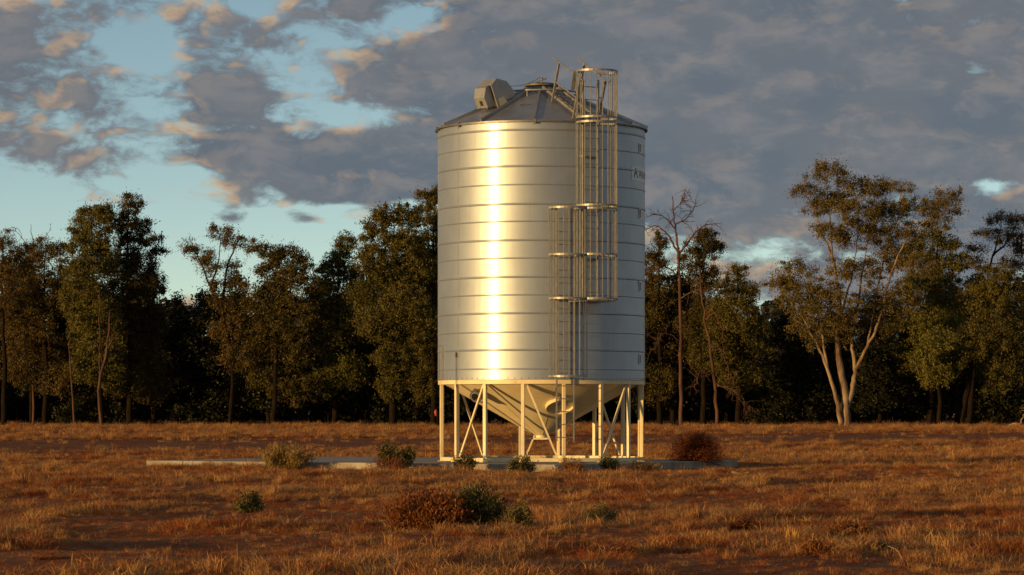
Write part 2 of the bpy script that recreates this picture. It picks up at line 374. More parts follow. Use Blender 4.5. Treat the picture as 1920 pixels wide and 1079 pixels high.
# ------------------------------------------------------------------ the silo
SX, SY = 0.709, 75.0
SR = 2.5
Z0 = PAD_Z
def zc(py, Y=75.0): return CZ + (HY - py) * Y / F     # height of a photo row at the silo
def pol(th, r, z=0.0):                                  # silo polar, th from the viewer's side, + to the right
    return Vector((r * math.sin(th), -r * math.cos(th), z))
def build_silo():
    S = empty('grain_silo', (SX, SY, Z0))
    tag(S, 'tall ribbed steel grain silo with cone roof on cream painted legs', 'silo')
    H = lambda py, Y=75.0: zc(py, Y) - Z0
    NSEG = 192
    zb = H(712, 72.5); zt = H(243)
    beads = [H(y, 72.5) for y in (692, 654, 623, 585, 553, 517, 484, 448, 415, 380, 346, 309, 277, 241)]
    joints = [zb] + beads[1::2] + [zt]
    mids = beads[0::2]
    for i in range(len(joints) - 1):
        a, b = joints[i], joints[i + 1]
        prof = [(SR, a + 0.002)]
        for zm in [m for m in mids if a < m < b]:
            prof += [(SR, zm - 0.06), (SR, zm - 0.026)]
            for q in range(-4, 5):
                prof.append((SR + 0.011 * (0.5 + 0.5 * math.cos(math.pi * q / 4)), zm + 0.018 * q / 4))
            prof += [(SR, zm + 0.026), (SR, zm + 0.06)]
        if i < len(joints) - 2:   # lap joint: swaged double bead
            prof += [(SR, b - 0.10), (SR, b - 0.064)]
            for q in range(-4, 5): prof.append((SR + 0.015 * (0.5 + 0.5 * math.cos(math.pi * q / 4)), b - 0.032 + 0.024 * q / 4))
        prof.append((SR, b))
        sh = MB().lathe(prof, NSEG).build('wall_sheet', M['steel'], S, True, 50)
        if i > 0:   # the lip of the sheet above laps over the one below
            MB().lathe([(SR + 0.001, a + 0.012), (SR + 0.005, a + 0.012), (SR + 0.006, a - 0.002), (SR + 0.001, a - 0.004)], NSEG).build('lap_lip', M['steel'], sh, True, 40)
        th = R(-52) if i % 2 == 0 else R(-52.6)
        m = MB(); m.lathe([(SR + 0.004, a + 0.03), (SR + 0.004, b - 0.07)], 1, th - 0.004, th + 0.004)
        for q in range(7):
            m.box(pol(th + 0.012, SR + 0.004, a + 0.08 + (b - a - 0.17) * q / 6), (0.010, 0.010, 0.010))
        m.build('vertical_seam', M['steel'], sh)
    # ring of bolts above the beam (too small to pick apart)
    m = MB()
    for k in range(96): m.box(pol(2*math.pi*k/96, SR + 0.004, zb + 0.035), (0.018, 0.018, 0.018))
    tag(m.build('bolt_row', M['galv_dark'], S), kind='stuff')
    # roof: 12 pressed panels with standing ribs
    ze = zt + 0.0; P = math.tan(R(23.5)); RE = SR + 0.055; RT = 0.36
    rz = lambda r: ze + (RE - r) * P - 0.012
    off = R(-4.3)
    for k in range(12):
        a0 = off + R(30) * k; a1 = a0 + R(30)
        m = MB(); rs = [RE + 0.004, RE, 2.0, 1.4, 0.8, RT]; N = 8
        vs = []
        for j, r in enumerate(rs):
            for i in range(N + 1):
                a = a0 + (a1 - a0) * i / N
                vs.append(pol(a, r, rz(r) if j else rz(r) - 0.04))
        fs = [(j*(N+1)+i, j*(N+1)+i+1, (j+1)*(N+1)+i+1, (j+1)*(N+1)+i) for j in range(len(rs)-1) for i in range(N)]
        pn = m.add(vs, fs).build('roof_panel', M['roof'], S, True, 30)
        m = MB(); p0 = pol(a0, RE + 0.01, rz(RE) + 0.03); p1 = pol(a0, RT + 0.05, rz(RT + 0.05) + 0.03)
        m.bar(p0, p1, 0.05, 0.075); m.build('roof_rib', M['roof'], S)
    MB().lathe([(SR + 0.004, zt - 0.02), (RE + 0.012, zt - 0.055), (RE + 0.014, zt - 0.02), (SR + 0.01, zt - 0.006)], 128).build('eave_trim', M['galv_dark'], S, True, 30)
    for a in (-78, -50.6, -4):
        MB().box(pol(R(a), RE, ze - 0.04), (0.07, 0.05, 0.10), Matrix.Rotation(R(a), 3, 'Z')).build('eave_clip', M['galv_dark'], S)
    # top collar and hatch lid
    zt2 = rz(RT)
    MB().lathe([(RT + 0.01, zt2 - 0.03), (RT + 0.01, zt2 + 0.07), (RT - 0.02, zt2 + 0.07)], 48).build('hatch_collar', M['galv_dark'], S, True, 30)
    ld = MB().lathe([(RT - 0.02, zt2 + 0.085), (RT + 0.05, zt2 + 0.085), (RT + 0.05, zt2 + 0.13), (RT - 0.06, zt2 + 0.165), (0.001, zt2 + 0.18)], 48).build('hatch_lid', M['hatch'], S, True, 30)
    MB().tube([(0, 0, zt2 + 0.16), (0.02, 0, zt2 + 0.34)], 0.022, 8).build('lid_post', M['galv_dark'], ld); MB().bar((-0.17, -0.3, zt2 + 0.14), (0.13, -0.3, zt2 + 0.26), 0.03).build('lid_lever', M['galv_dark'], ld)
    rr = 0.9; zr = rz(rr) + 0.16
    MB().tube([pol(2*math.pi*k/64, rr, zr) for k in range(64)], 0.022, 8, closed=True).build('hatch_ring_rail', M['galv'], S, True)
    for k in range(8):
        a = R(22 + 45 * k); MB().bar(pol(a, rr, rz(rr)), pol(a, rr, zr - 0.02), 0.03).build('ring_rail_post', M['galv'], S)
    MB().box(pol(R(-15), 1.5, rz(1.5) + 0.006), (0.26, 0.05, 0.012), Matrix.Rotation(R(23.5), 3, 'X')).build('name_plate', M['galv_dark'], S)

    # vent hood on the roof panel left of the front rib
    hood = empty('vent_hood', (0, 0, 0), S)
    hth = R(-48); ct, st_ = math.cos(R(23.5)), math.sin(R(23.5))
    U = pol(hth, ct) + Vector((0, 0, -st_))                      # outward, down the roof
    T = -Vector((math.cos(hth), math.sin(hth), 0))               # across, towards the back
    W = pol(hth, st_) + Vector((0, 0, ct))                       # square to the roof
    C0 = pol(hth, 1.42, rz(1.42) - 0.03)
    def hp(u, w, d=0): return C0 + U * u + W * w + T * d
    body = [(-0.42, 0.0), (-0.44, 0.28), (-0.32, 0.52), (-0.05, 0.68), (0.14, 0.60), (0.14, 0.0)]
    o = MB().prism([hp(u, w, -0.22) for u, w in body], T * 0.46).build('hood_body', M['hood'], hood)
    fan = [(0.19, 0.20), (0.19, 0.60), (0.30, 0.58), (0.44, 0.38), (0.42, 0.12), (0.32, 0.10)]
    o = MB().prism([hp(u, w, -0.15) for u, w in fan], T * 0.38).build('hood_mouth', M['hood'], hood)
    MB().prism([hp(0.15, -0.06, -0.25), hp(0.20, -0.06, -0.25), hp(0.20, 0.60, -0.25), hp(0.15, 0.60, -0.25)], T * 0.03).build('hood_flange', M['hood'], hood)
    MB().prism([hp(-0.14, 0.02, -0.26), hp(0.12, 0.02, -0.26), hp(0.12, 0.22, -0.24), hp(-0.08, 0.22, -0.24)], T * 0.035).build('hood_cover_plate', M['cream'], hood)
    mt = MB(); mt.prism([hp(0.430, 0.18, -0.02), hp(0.436, 0.30, -0.02), hp(0.436, 0.30, 0.06), hp(0.430, 0.18, 0.06)], U * 0.012); mt.build('louvre', M['dark'], hood)
    MB().tube([hp(0.38, 0.10, 0.0), hp(0.36, 0.01, 0.0)], 0.018, 6).build('drain_pipe', M['galv_dark'], hood)
    # stay wires
    top = Vector((0.02, 0, zt2 + 0.34))
    m = MB(); a, b = hp(-0.4, 0.4), top
    m.tube([a.lerp(b, i/10) + Vector((0, 0, -0.10 * math.sin(math.pi * i / 10))) for i in range(11)], 0.006, 4); m.build('hood_wire', M['galv_dark'], S)
    m = MB(); a, b = hp(0.5, 0.2, 0.1), pol(R(-74), RE, ze + 0.02)
    m.tube([a.lerp(b, i/10) + Vector((0, 0, -0.12 * math.sin(math.pi * i / 10))) for i in range(11)], 0.006, 4); m.build('hood_wire', M['galv_dark'], S)

    # ring beam, base rail, legs, braces
    MB().lathe([(SR - 0.10, zb - 0.10), (SR - 0.005, zb - 0.10), (SR - 0.005, zb - 0.008), (SR + 0.012, zb), (SR - 0.10, zb)], 128).build('ring_beam', M['cream'], S, True, 30)
    RL = 2.45; w = 0.08
    angs = [R(11.25 + 22.5 * k + 0.6) for k in range(16)]
    for a in angs:
        lg = MB().box(pol(a, RL, (zb - 0.10) / 2 + 0.05), (w, w, zb - 0.10 - 0.10), Matrix.Rotation(a, 3, 'Z')).build('leg', M['cream'], S)
        bv = lg.modifiers.new('bevel', 'BEVEL'); bv.width = 0.008; bv.segments = 2
        MB().box(pol(a, RL, 0.008), (0.19, 0.19, 0.016), Matrix.Rotation(a, 3, 'Z')).build('foot_plate', M['cream'], lg)
    for k in range(16):
        p0 = pol(angs[k], RL, 0.058); p1 = pol(angs[(k + 1) % 16], RL, 0.058); d = (p1 - p0).normalized()
        MB().bar(p0 + d * 0.002, p1 - d * 0.002, 0.082, 0.082).build('base_rail', M['cream'], S)
    A = lambda deg: R(deg + 0.6)
    zt_, zb_ = zb - 0.12, 0.12
    def brace(t_top, t_bot, top_in, bot_in, front=True):
        if not front: t_top, t_bot = 180 - t_top, 180 - t_bot
        pt = pol(A(t_top), RL - 0.02, zt_); pb = pol(A(t_bot), RL - 0.02, zb_); d = Vector((pb.x - pt.x, pb.y - pt.y, 0)).normalized()
        MB().bar(pt + d * top_in, pb - d * bot_in, 0.043, 0.043).build('brace', M['cream'], S)
    brace(-33.75, -56.25, 0.07, 0.09); brace(-11.25, 11.25, 0.08, 0.15); brace(56.25, 33.75, 0.07, 0.09)
    brace(-56.25, -33.75, 0.07, 0.09, False); brace(11.25, -11.25, 0.08, 0.15, False); brace(33.75, 56.25, 0.07, 0.09, False)

    # hopper cone with its fittings
    sl = 0.56; rb = 0.145; zc0 = zb - 0.04; rc0 = SR - 0.06; zc1 = zc0 - (rc0 - rb) * sl
    cr = lambda z: rb + (z - zc1) / sl
    MB().lathe([(rc0, zc0), (1.9, zc0 - (rc0 - 1.9) * sl), (1.2, zc0 - (rc0 - 1.2) * sl), (0.6, zc0 - (rc0 - 0.6) * sl), (rb, zc1), (rb, zc1 - 0.05)], 128).build('hopper_cone', M['cream'], S, True, 30)
    for k in range(8):
        a = R(8 + 45 * k); p0 = pol(a, rc0 - 0.02, zc0 - 0.01 - 0.004); p1 = pol(a, rb + 0.03, zc1 + 0.012)
        MB().bar(p0, p1, 0.012, 0.004).build('cone_seam', M['cream'], S)
    gt = MB().box((0, 0, zc1 - 0.075), (0.40, 0.36, 0.045)).build('slide_gate', M['cream'], S)
    m = MB(); m.bar((-0.20, -0.03, zc1 - 0.075), (-0.46, -0.03, zc1 - 0.065), 0.03); m.bar((-0.44, -0.14, zc1 - 0.065), (-0.44, 0.08, zc1 - 0.065), 0.03); m.build('gate_handle', M['galv'], gt)
    # manhole collar, its axis square to the cone
    def cone_frame(th, r):
        z = zc1 + (r - rb) * sl; p = pol(th, r, z)
        n = (pol(th, sl) + Vector((0, 0, -1))).normalized() if False else (Vector((math.sin(th) * sl, -math.cos(th) * sl, -1))).normalized()
        return p, n
    p, n = cone_frame(R(17), 1.46); x = Vector((math.cos(R(17)), math.sin(R(17)), 0)); y = n.cross(x).normalized()
    n2 = (n + Vector((math.sin(R(17)), -math.cos(R(17)), 0)) * 0.55).normalized()
    def ring(c, ax, rad, prof, N=48):
        x = ax.cross(Vector((0.3, 0.2, 1))).normalized(); y = ax.cross(x).normalized(); vs = []; 
        for (rr_, h) in prof:
            for k in range(N): vs.append(c + (x * math.cos(2*math.pi*k/N) + y * math.sin(2*math.pi*k/N)) * rr_ + ax * h)
        fs = [(i*N+k, i*N+(k+1)%N, (i+1)*N+(k+1)%N, (i+1)*N+k) for i in range(len(prof)-1) for k in range(N)]
        return vs, fs
    n2 = n
    mh = MB().add(*ring(p, n2, 0.35, [(0.35, -0.12), (0.35, 0.075), (0.325, 0.075), (0.325, 0.0)])).build('manhole_collar', M['cream'], S, True, 30)
    MB().add(*ring(p, n2, 0.33, [(0.322, 0.004), (0.30, 0.012), (0.001, 0.016)])).build('manhole_lid', M['cream'], mh, True, 30)
    MB().bar(p + n2 * 0.03 + x * -0.12, p + n2 * 0.03 + x * 0.16 + y * 0.1, 0.03).build('lid_latch', M['galv_dark'], mh)
    # aeration inlet with clamp rings
    p, n = cone_frame(R(-47), 2.02); ax = (n + Vector((-0.1, -0.7, 0.25))).normalized()
    ai = MB().add(*ring(p, ax, 0.13, [(0.12, -0.1), (0.12, 0.28), (0.10, 0.28), (0.10, 0.05)], 32)).build('aeration_inlet', M['galv'], S, True, 30)
    for h in (0.06, 0.16, 0.25):
        MB().add(*ring(p, ax, 0.14, [(0.12, h - 0.02), (0.15, h - 0.02), (0.15, h + 0.02), (0.12, h + 0.02)], 32)).build('clamp_ring', M['galv_dark'], ai, True, 30)
    MB().tube([p + ax * 0.15 + Vector((0.02, 0, -0.14)), p + ax * 0.2 + Vector((0.16, -0.05, -0.16)), p + ax * 0.16 + Vector((0.2, 0, -0.02)), p + Vector((0.2, 0, 0.02))], 0.035, 8).build('inlet_hose', M['galv_dark'], ai, True)

    # sight glasses down the shaded side
    for py in (284, 405, 540, 675):
        th = R(69.5); z = H(py); hx = 0.032 / SR
        g = MB().lathe([(SR + 0.003, z - 0.13), (SR + 0.012, z - 0.12), (SR + 0.012, z + 0.12), (SR + 0.003, z + 0.13)], 4, th - 2.2 * hx, th + 2.2 * hx).build('sight_glass', M['white'], S)
        MB().lathe([(SR + 0.015, z - 0.095), (SR + 0.015, z + 0.095)], 3, th - hx, th + hx).build('glass_strip', M['ink'], g)
    # maker's sign bent round the wall
    z0, z1 = H(346), H(319); ta, tb = R(58.2), R(108)
    sg = MB().lathe([(SR + 0.001, z0), (SR + 0.006, z0), (SR + 0.006, z1), (SR + 0.001, z1)], 40, ta, tb).build('sign_panel', M['white'], S)
    def wrap(me, th0, zbase, r):
        for v in me.vertices:
            a = th0 + v.co.x / SR; v.co = pol(a, r, zbase + v.co.y)
    cu = bpy.data.curves.new('t', 'FONT'); cu.body = 'Ahrens'; cu.size = 0.27; cu.resolution_u = 3
    to = bpy.data.objects.new('t', cu); COL.objects.link(to); bpy.context.view_layer.update()
    me = bpy.data.meshes.new_from_object(to); bpy.data.objects.remove(to)
    wrap(me, R(67.6), z0 + 0.085, SR + 0.008); me.materials.clear(); me.materials.append(M['ink']); link('sign_lettering', me, sg)
    m = MB(); s_ = 0.215   # the emblem: an open pointed A
    for poly in ([(0, 0), (0.045, 0), (0.125, 0.85*s_/0.85), (0.095, 1.05*s_)], [(0.095, 1.05*s_), (0.125, 0.80*s_), (0.185, 0), (0.235, 0), (0.135, 1.05*s_)], [(0.035, 0.06), (0.13, 0.105), (0.135, 0.135), (0.05, 0.095)]):
        m.add([(x_, y_, 0) for x_, y_ in poly], [tuple(range(len(poly)))])
    o = m.build('sign_emblem', M['ink'], sg); wrap(o.data, R(60.6), z0 + 0.075, SR + 0.009)

    # thin drop pipe, conduit frame on the far-left wall
    a = R(-53.5)
    MB().tube([pol(a, SR + 0.03, H(664)), pol(a, SR + 0.03, zb - 0.12), pol(a, SR + 0.0, H(738))], 0.009, 6).build('drop_pipe', M['galv_dark'], S)
    MB().box(pol(a, SR + 0.035, H(668)), (0.035, 0.035, 0.12), Matrix.Rotation(a, 3, 'Z')).build('pipe_cap', M['galv_dark'], S)
    th0, th1 = R(-78), R(-70)
    m = MB(); r_ = SR + 0.014
    for t_ in (th0, th1): m.tube([pol(t_, r_, H(650)), pol(t_, r_, zb + 0.02)], 0.009, 6)
    m.tube([pol(th0 + (th1 - th0) * i / 6, r_, H(650)) for i in range(7)], 0.009, 6); m.build('conduit_frame', M['galv'], S)

    # ------- ladders and cages
    def ladder(th, z_lo, z_hi, half=0.205, r=2.70, rung0=None, name='ladder'):
        L = empty(name, (0, 0, 0), S); x = Vector((math.cos(th), math.sin(th), 0)); c = pol(th, r)
        for s_ in (-1, 1):
            p = c + x * half * s_
            MB().bar(p + Vector((0, 0, z_lo)), p + Vector((0, 0, z_hi)), 0.03, 0.055, up=pol(th, 1)).build('stile', M['galv'], L)
        z = rung0 if rung0 is not None else z_lo + 0.12
        while z < z_hi - 0.05:
            MB().tube([c - x * half + Vector((0, 0, z)), c + x * half + Vector((0, 0, z))], 0.013, 6).build('rung', M['galv'], L); z += 0.30
        z = z_lo + 0.9
        while z < z_hi:
            for s_ in (-1, 1):
                if z > zb: MB().bar(pol(th, SR) + x * half * s_ + Vector((0, 0, z)), c + x * half * s_ + Vector((0, 0, z)), 0.04, 0.04).build('wall_bracket', M['galv'], L)
            if z > zb: MB().bar(pol(th, SR + 0.05) - x * (half + 0.06) + Vector((0, 0, z)), pol(th, SR + 0.05) + x * (half + 0.06) + Vector((0, 0, z)), 0.05, 0.05).build('wall_bracket', M['galv'], L)
            z += 2.4
        return L
    TH1, TH2 = R(11.4), R(24.7)
    ladder(TH1, H(828, 72.3), H(384, 72.3), rung0=H(820.5, 72.3))
    ladder(TH2, H(558, 72.5), H(150, 72.6), half=0.20)
    def hoop_pts(th, z, half, depth, r0=2.70, a_start=-118, a_end=118, n=20):
        x = Vector((math.cos(th), math.sin(th), 0)); d = pol(th, 1); c = pol(th, r0) + d * (depth - half * 0.95)
        out = []
        for i in range(n + 1):
            a = R(a_start + (a_end - a_start) * i / n)
            out.append(c + x * half * math.sin(a) + d * half * 0.95 * math.cos(a) + Vector((0, 0, z)))
        return out
    def band(pts, h, t_, name, parent):
        """flat strap following pts (upright)"""
        vs = []; n = len(pts)
        cen = sum(pts, Vector()) / n
        for p in pts:
            o_ = Vector((p.x - cen.x, p.y - cen.y, 0)).normalized() * t_
            for q in (p, p + o_):
                vs += [q + Vector((0, 0, -h / 2)), q + Vector((0, 0, h / 2))]
        fs = []
        for i in range(n - 1):
            a = 4 * i; b = a + 4
            fs += [(a, b, b+1, a+1), (a+2, a+3, b+3, b+2), (a+1, b+1, b+3, a+3), (a, a+2, b+2, b)]
        fs += [(0, 1, 3, 2), (4*n-4, 4*n-2, 4*n-1, 4*n-3)]
        return MB().add(vs, fs).build(name, M['galv'], parent)
    def cage(th, hoops, half, depth, bars, z_lo, z_hi, name='safety_cage', a_rng=(-118, 118)):
        G = empty(name, (0, 0, 0), S)
        for z in hoops:
            pts = hoop_pts(th, z, half, depth, a_start=a_rng[0], a_end=a_rng[1]); band(pts, 0.044, 0.007, 'hoop', G)
            # straps that tie the hoop back to the ladder
            x = Vector((math.cos(th), math.sin(th), 0)); c = pol(th, 2.70)
            for s_, e in ((-1, pts[0]), (1, pts[-1])):
                MB().bar(c + x * 0.2 * s_ + Vector((0, 0, z)), e, 0.008, 0.06).build('hoop_strap', M['galv'], G)
        for a in bars:
            p = hoop_pts(th, 0, half - 0.012, depth - 0.012, a_start=a, a_end=a + 1, n=1)[0]
            MB().tube([p + Vector((0, 0, z_lo)), p + Vector((0, 0, z_hi))], 0.010, 6).build('cage_bar', M['galv'], G)
        return G
    even = lambda n, a=112: [-a + 2 * a * i / (n - 1) for i in range(n)]
    # lower cage, upper cage and the tall top cage past the eave
    cage(TH1, [H(706, 72), H(560, 72), H(478, 72), H(390, 72)], 0.45, 0.74, even(14), H(709, 72), H(387, 72))
    cage(TH2, [H(561, 72.2), H(478, 72.2), H(392, 72.2)], 0.49, 0.79, even(14), H(563, 72.2), H(392, 72.2))
    cage(TH2, [H(386, 72.2), H(230, 72.2)], 0.49, 0.79, even(14), H(388, 72.2), H(228, 72.2))
    cage(TH2, [H(221, 72.2), H(134, 72.2)], 0.49, 0.79, even(14), H(223, 72.2), H(132, 72.2))
    # landing plate where the ladders change over
    x = Vector((math.cos(TH2), math.sin(TH2), 0)); d = pol(TH2, 1)
    q = [pol(TH2, 2.53) - x * 0.50, pol(TH2, 2.53) + x * 0.40, pol(TH2, 3.30) + x * 0.36, pol(TH2, 3.30) - x * 0.34]
    MB().prism([v + Vector((0, 0, H(562, 72.3) - 0.05)) for v in q], (0, 0, 0.03)).build('landing_plate', M['galv'], S)
    # roof walkway ladder with handrails on both sides
    th = TH2; x = Vector((math.cos(th), math.sin(th), 0)); nrm = (pol(th, math.sin(R(23.5))) + Vector((0, 0, math.cos(R(23.5))))).normalized()
    rp = lambda r, s_, h: pol(th, r, rz(r)) + x * s_ + nrm * h
    RLd = empty('roof_ladder', (0, 0, 0), S)
    for s_ in (-0.21, 0.21): MB().bar(rp(2.62, s_, 0.09), rp(0.5, s_, 0.09), 0.05, 0.06).build('stile', M['galv'], RLd)
    for i in range(8): MB().tube([rp(2.5 - 0.27 * i, -0.21, 0.09), rp(2.5 - 0.27 * i, 0.21, 0.09)], 0.014, 6).build('rung', M['galv'], RLd)
    for s_ in (-0.33, 0.33):
        hr = empty('handrail', (0, 0, 0), S)
        MB().tube([rp(2.62, s_, 0.98), rp(0.98, s_, 0.98)], 0.02, 8).build('top_rail', M['galv'], hr)
        MB().tube([rp(2.45, s_, 0.50), rp(1.30, s_, 0.50)], 0.016, 8).build('mid_rail', M['galv'], hr)
        for r_ in (1.30, 2.44): MB().bar(rp(r_, s_, 0.0), rp(r_, s_, 0.99), 0.045, 0.045).build('rail_post', M['galv'], hr)
    # flat side plate at the open end of the top hoop
    pts = hoop_pts(TH2, 0, 0.47, 0.79)
    MB().bar(pts[0] + Vector((-0.03, 0.1, H(136, 72.6))), pts[0] + Vector((-0.10, 0.24, H(170, 72.6))), 0.01, 0.10, up=(1, 0.3, 0)).build('gate_plate', M['galv'], S)
    return S
SILO = build_silo()
m = MB(); p = wpos(817.5, 775, 74.6)
tg = MB().add(*(lambda b: (b.v, b.f))(MB().tube([(0, 0, 0.09), (-0.01, 0, 0.03), (0, 0, -0.07)], [0.015, 0.036, 0.025], 8))).build('marker_tag', M['red'], None, True); tg.location = p
tag(tg, 'small red plastic tag hung on a cream silo leg', 'tag')

# ------------------------------------------------------------------ vegetation tools
def unit(a): return a / np.maximum(np.linalg.norm(a, axis=-1, keepdims=True), 1e-9)
def leaf_quads(rng, P, length, width, axis_bias=None, bias=0.0):
    """one small four-sided leaf per row of P"""
    n = len(P); U = rng.normal(size=(n, 3))
    if axis_bias is not None: U = unit(U) + axis_bias * bias
    U = unit(U); V = unit(np.cross(U, rng.normal(size=(n, 3))))
    L = (length * rng.uniform(0.6, 1.35, n))[:, None] * 0.5; Wd = (width * rng.uniform(0.6, 1.35, n))[:, None] * 0.5
    q = np.stack([P - U * L, P + V * Wd - U * L * 0.1, P + U * L, P - V * Wd - U * L * 0.1], 1).reshape(-1, 3)
    return q, np.arange(n * 4).reshape(n, 4)
def tubes_mesh(name, paths, mat, n=6):
    """paths: list of (points (k,3), radii (k,))"""
    V, Fc, o = [], [], 0; ang = np.arange(n) * 2 * np.pi / n
    for pts, rad in paths:
        pts = np.asarray(pts, float); rad = np.asarray(rad, float); k = len(pts)
        d = unit(np.gradient(pts, axis=0)); ref = np.array([0.31, 0.95, 0.05]); 
        x = unit(np.cross(d, ref)); y = np.cross(d, x)
        ring = pts[:, None] + (x[:, None] * np.cos(ang)[None, :, None] + y[:, None] * np.sin(ang)[None, :, None]) * rad[:, None, None]
        V.append(ring.reshape(-1, 3)); i = np.arange(k * n).reshape(k, n) + o; j = np.roll(i, -1, 1)
        Fc.append(np.stack([i[:-1], j[:-1], j[1:], i[1:]], -1).reshape(-1, 4)); o += k * n
    me = fast_mesh(name, np.concatenate(V), np.concatenate(Fc), mat); me.shade_smooth(); return me
def smooth_path(rng, pts, sub=5, wob=0.06):
    """Catmull-Rom through pts with a little wander"""
    p = np.asarray(pts, float); p = np.vstack([2 * p[0] - p[1], p, 2 * p[-1] - p[-2]]); out = []
    for i in range(1, len(p) - 2):
        for t in np.linspace(0, 1, sub, endpoint=False):
            a, b, c, d = p[i-1], p[i], p[i+1], p[i+2]
            out.append(0.5 * ((2*b) + (c-a)*t + (2*a-5*b+4*c-d)*t*t + (3*b-a-3*c+d)*t**3))
    out.append(p[-2]); out = np.array(out)
    w = rng.normal(size=out.shape) * wob; w[0] = 0; w[:, 2] *= 0.4
    return out + w
KINDS = {
    # leaf length, width, upward bias, leaves per m2 of mass, cluster radius, droop
    'cypress': dict(L=0.145, W=0.052, up=0.9, dens=1750, rc=0.30, mat='cypress', bark='bark_dark'),
    'gum':     dict(L=0.16, W=0.042, up=-0.9, dens=1000, rc=0.36, mat='gum', bark='bark_gum'),
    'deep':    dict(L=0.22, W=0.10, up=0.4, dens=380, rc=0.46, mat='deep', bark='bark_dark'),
}
def grow(rng, limbs, masses, kind, r0, dens=1.0, twigs=7):
    """limbs: list of (points, r_start, r_end); masses: (centre, (rx, ry, rz)). Returns trunk, branch and crown meshes."""
    K = KINDS[kind]; paths = []; samples = []
    for pts, ra, rb in limbs:
        sp = smooth_path(rng, pts, 5, 0.03); rad = rb + (ra - rb) * (1 - np.linspace(0, 1, len(sp))) ** 1.35; paths.append((sp, rad)); samples.append(sp)
    S_ = np.concatenate(samples); br = []; LP, LA = [], []
    for c, r in masses:
        c = np.asarray(c, float); r = np.asarray(r, float)
        low = S_[S_[:, 2] < c[2] + 0.1]; low = low if len(low) else S_
        near = low[np.argmin(np.linalg.norm((low - c) * [1, 1, 0.7], axis=1))]
        mid = (near + c) / 2 + rng.normal(size=3) * 0.12 + [0, 0, -0.1]
        rb_ = 0.018 + 0.012 * float(np.linalg.norm(near - c)) ** 0.7
        br.append((smooth_path(rng, [near, mid, c], 4, 0.03), np.linspace(rb_, 0.014, 9)))
        area = np.pi * r[0] * r[2]
        nl = int(area * K['dens'] * dens); nc = max(6, int(area / (K['rc'] ** 2) * 1.0))
        d = unit(rng.normal(size=(nc, 3))); rr = rng.uniform(0.25, 1.0, nc) ** 0.5 * rng.uniform(0.8, 1.22, nc)
        cc = c + d * rr[:, None] * r
        for k in range(min(twigs, nc)):
            m_ = (c + cc[k]) / 2 + rng.normal(size=3) * 0.08
            br.append((np.array([c, m_, cc[k]]), np.array([0.013, 0.009, 0.005])))
        wt = rng.uniform(0.15, 1.0, nc) ** 2; ci = rng.choice(nc, nl, p=wt / wt.sum())
        rc = K['rc'] * rng.uniform(0.4, 1.3, (nc, 3)) * [1, 1, 0.75]        # ragged sprays of unlike shape
        g = rng.standard_t(4, size=(nl, 3)) * 0.42 * rc[ci]
        g = np.clip(g, -0.62, 0.62); loose = rng.uniform(0, 1, nl) < 0.22
        P = np.where(loose[:, None], c + unit(rng.normal(size=(nl, 3))) * (rng.uniform(0, 1, nl) ** 0.4)[:, None] * r * 1.05, cc[ci] + g)
        LP.append(P); LA.append(unit(P - c) * 0.6 + np.array([0, 0, 1.0]) * K['up'])
    trunk = tubes_mesh('trunk', paths, M[K['bark']], 8); branch = tubes_mesh('branches', br, M[K['bark']], 4) if br else None
    P = np.concatenate(LP); q, f = leaf_quads(rng, P, K['L'], K['W'], np.concatenate(LA), 0.7)
    crown = fast_mesh('crown', q, f, M[K['mat']], rng.uniform(0, 1, len(f)))
    return trunk, branch, crown
def plant(name, label, cat, loc, meshes, group=None):
    o = empty(name, loc); tag(o, label, cat, group)
    for nm, me in zip(('trunk', 'branches', 'crown'), meshes):
        if me is not None:
            c = link(nm, me, o)
            if nm == 'branches': tag(c, kind='stuff')
    return o
def photo_tree(name, label, Y, base, limbs, masses, kind, r0=0.16, seed=1, dens=1.0, group=None, flat=0.85, bark=None):
    rng = np.random.default_rng(seed); bx, by = base
    B = np.array([(bx - 960) * Y / F, Y, 0.0]); B[2] = gz(B[0], B[1])
    def loc(px, py, dy=0.0): return np.array([(px - 960) * Y / F, Y + dy, CZ + (HY - py) * Y / F]) - B
    L = []
    for i, (pts, ra, rb) in enumerate(limbs):
        p = []
        for k, q in enumerate(pts):
            dy = q[2] if len(q) > 2 else 0.0
            p.append(loc(q[0], q[1], dy))
        if i == 0 or pts[0][1] > 785: p[0][2] = -0.15
        L.append((p, ra, rb))
    s = Y / F; MS = []
    for m in masses:
        dy = m[4] if len(m) > 4 else float(rng.normal() * 0.55 * m[2] * s)
        MS.append((loc(m[0], m[1], dy), (m[2] * s * 1.12, m[2] * s * flat, m[3] * s * 1.12)))
    ms = grow(rng, L, MS, kind, r0, dens)
    if bark: ms[0].materials[0] = M[bark]; ms[1].materials[0] = M[bark]
    return plant(name, label, 'tree', tuple(B), ms, group)

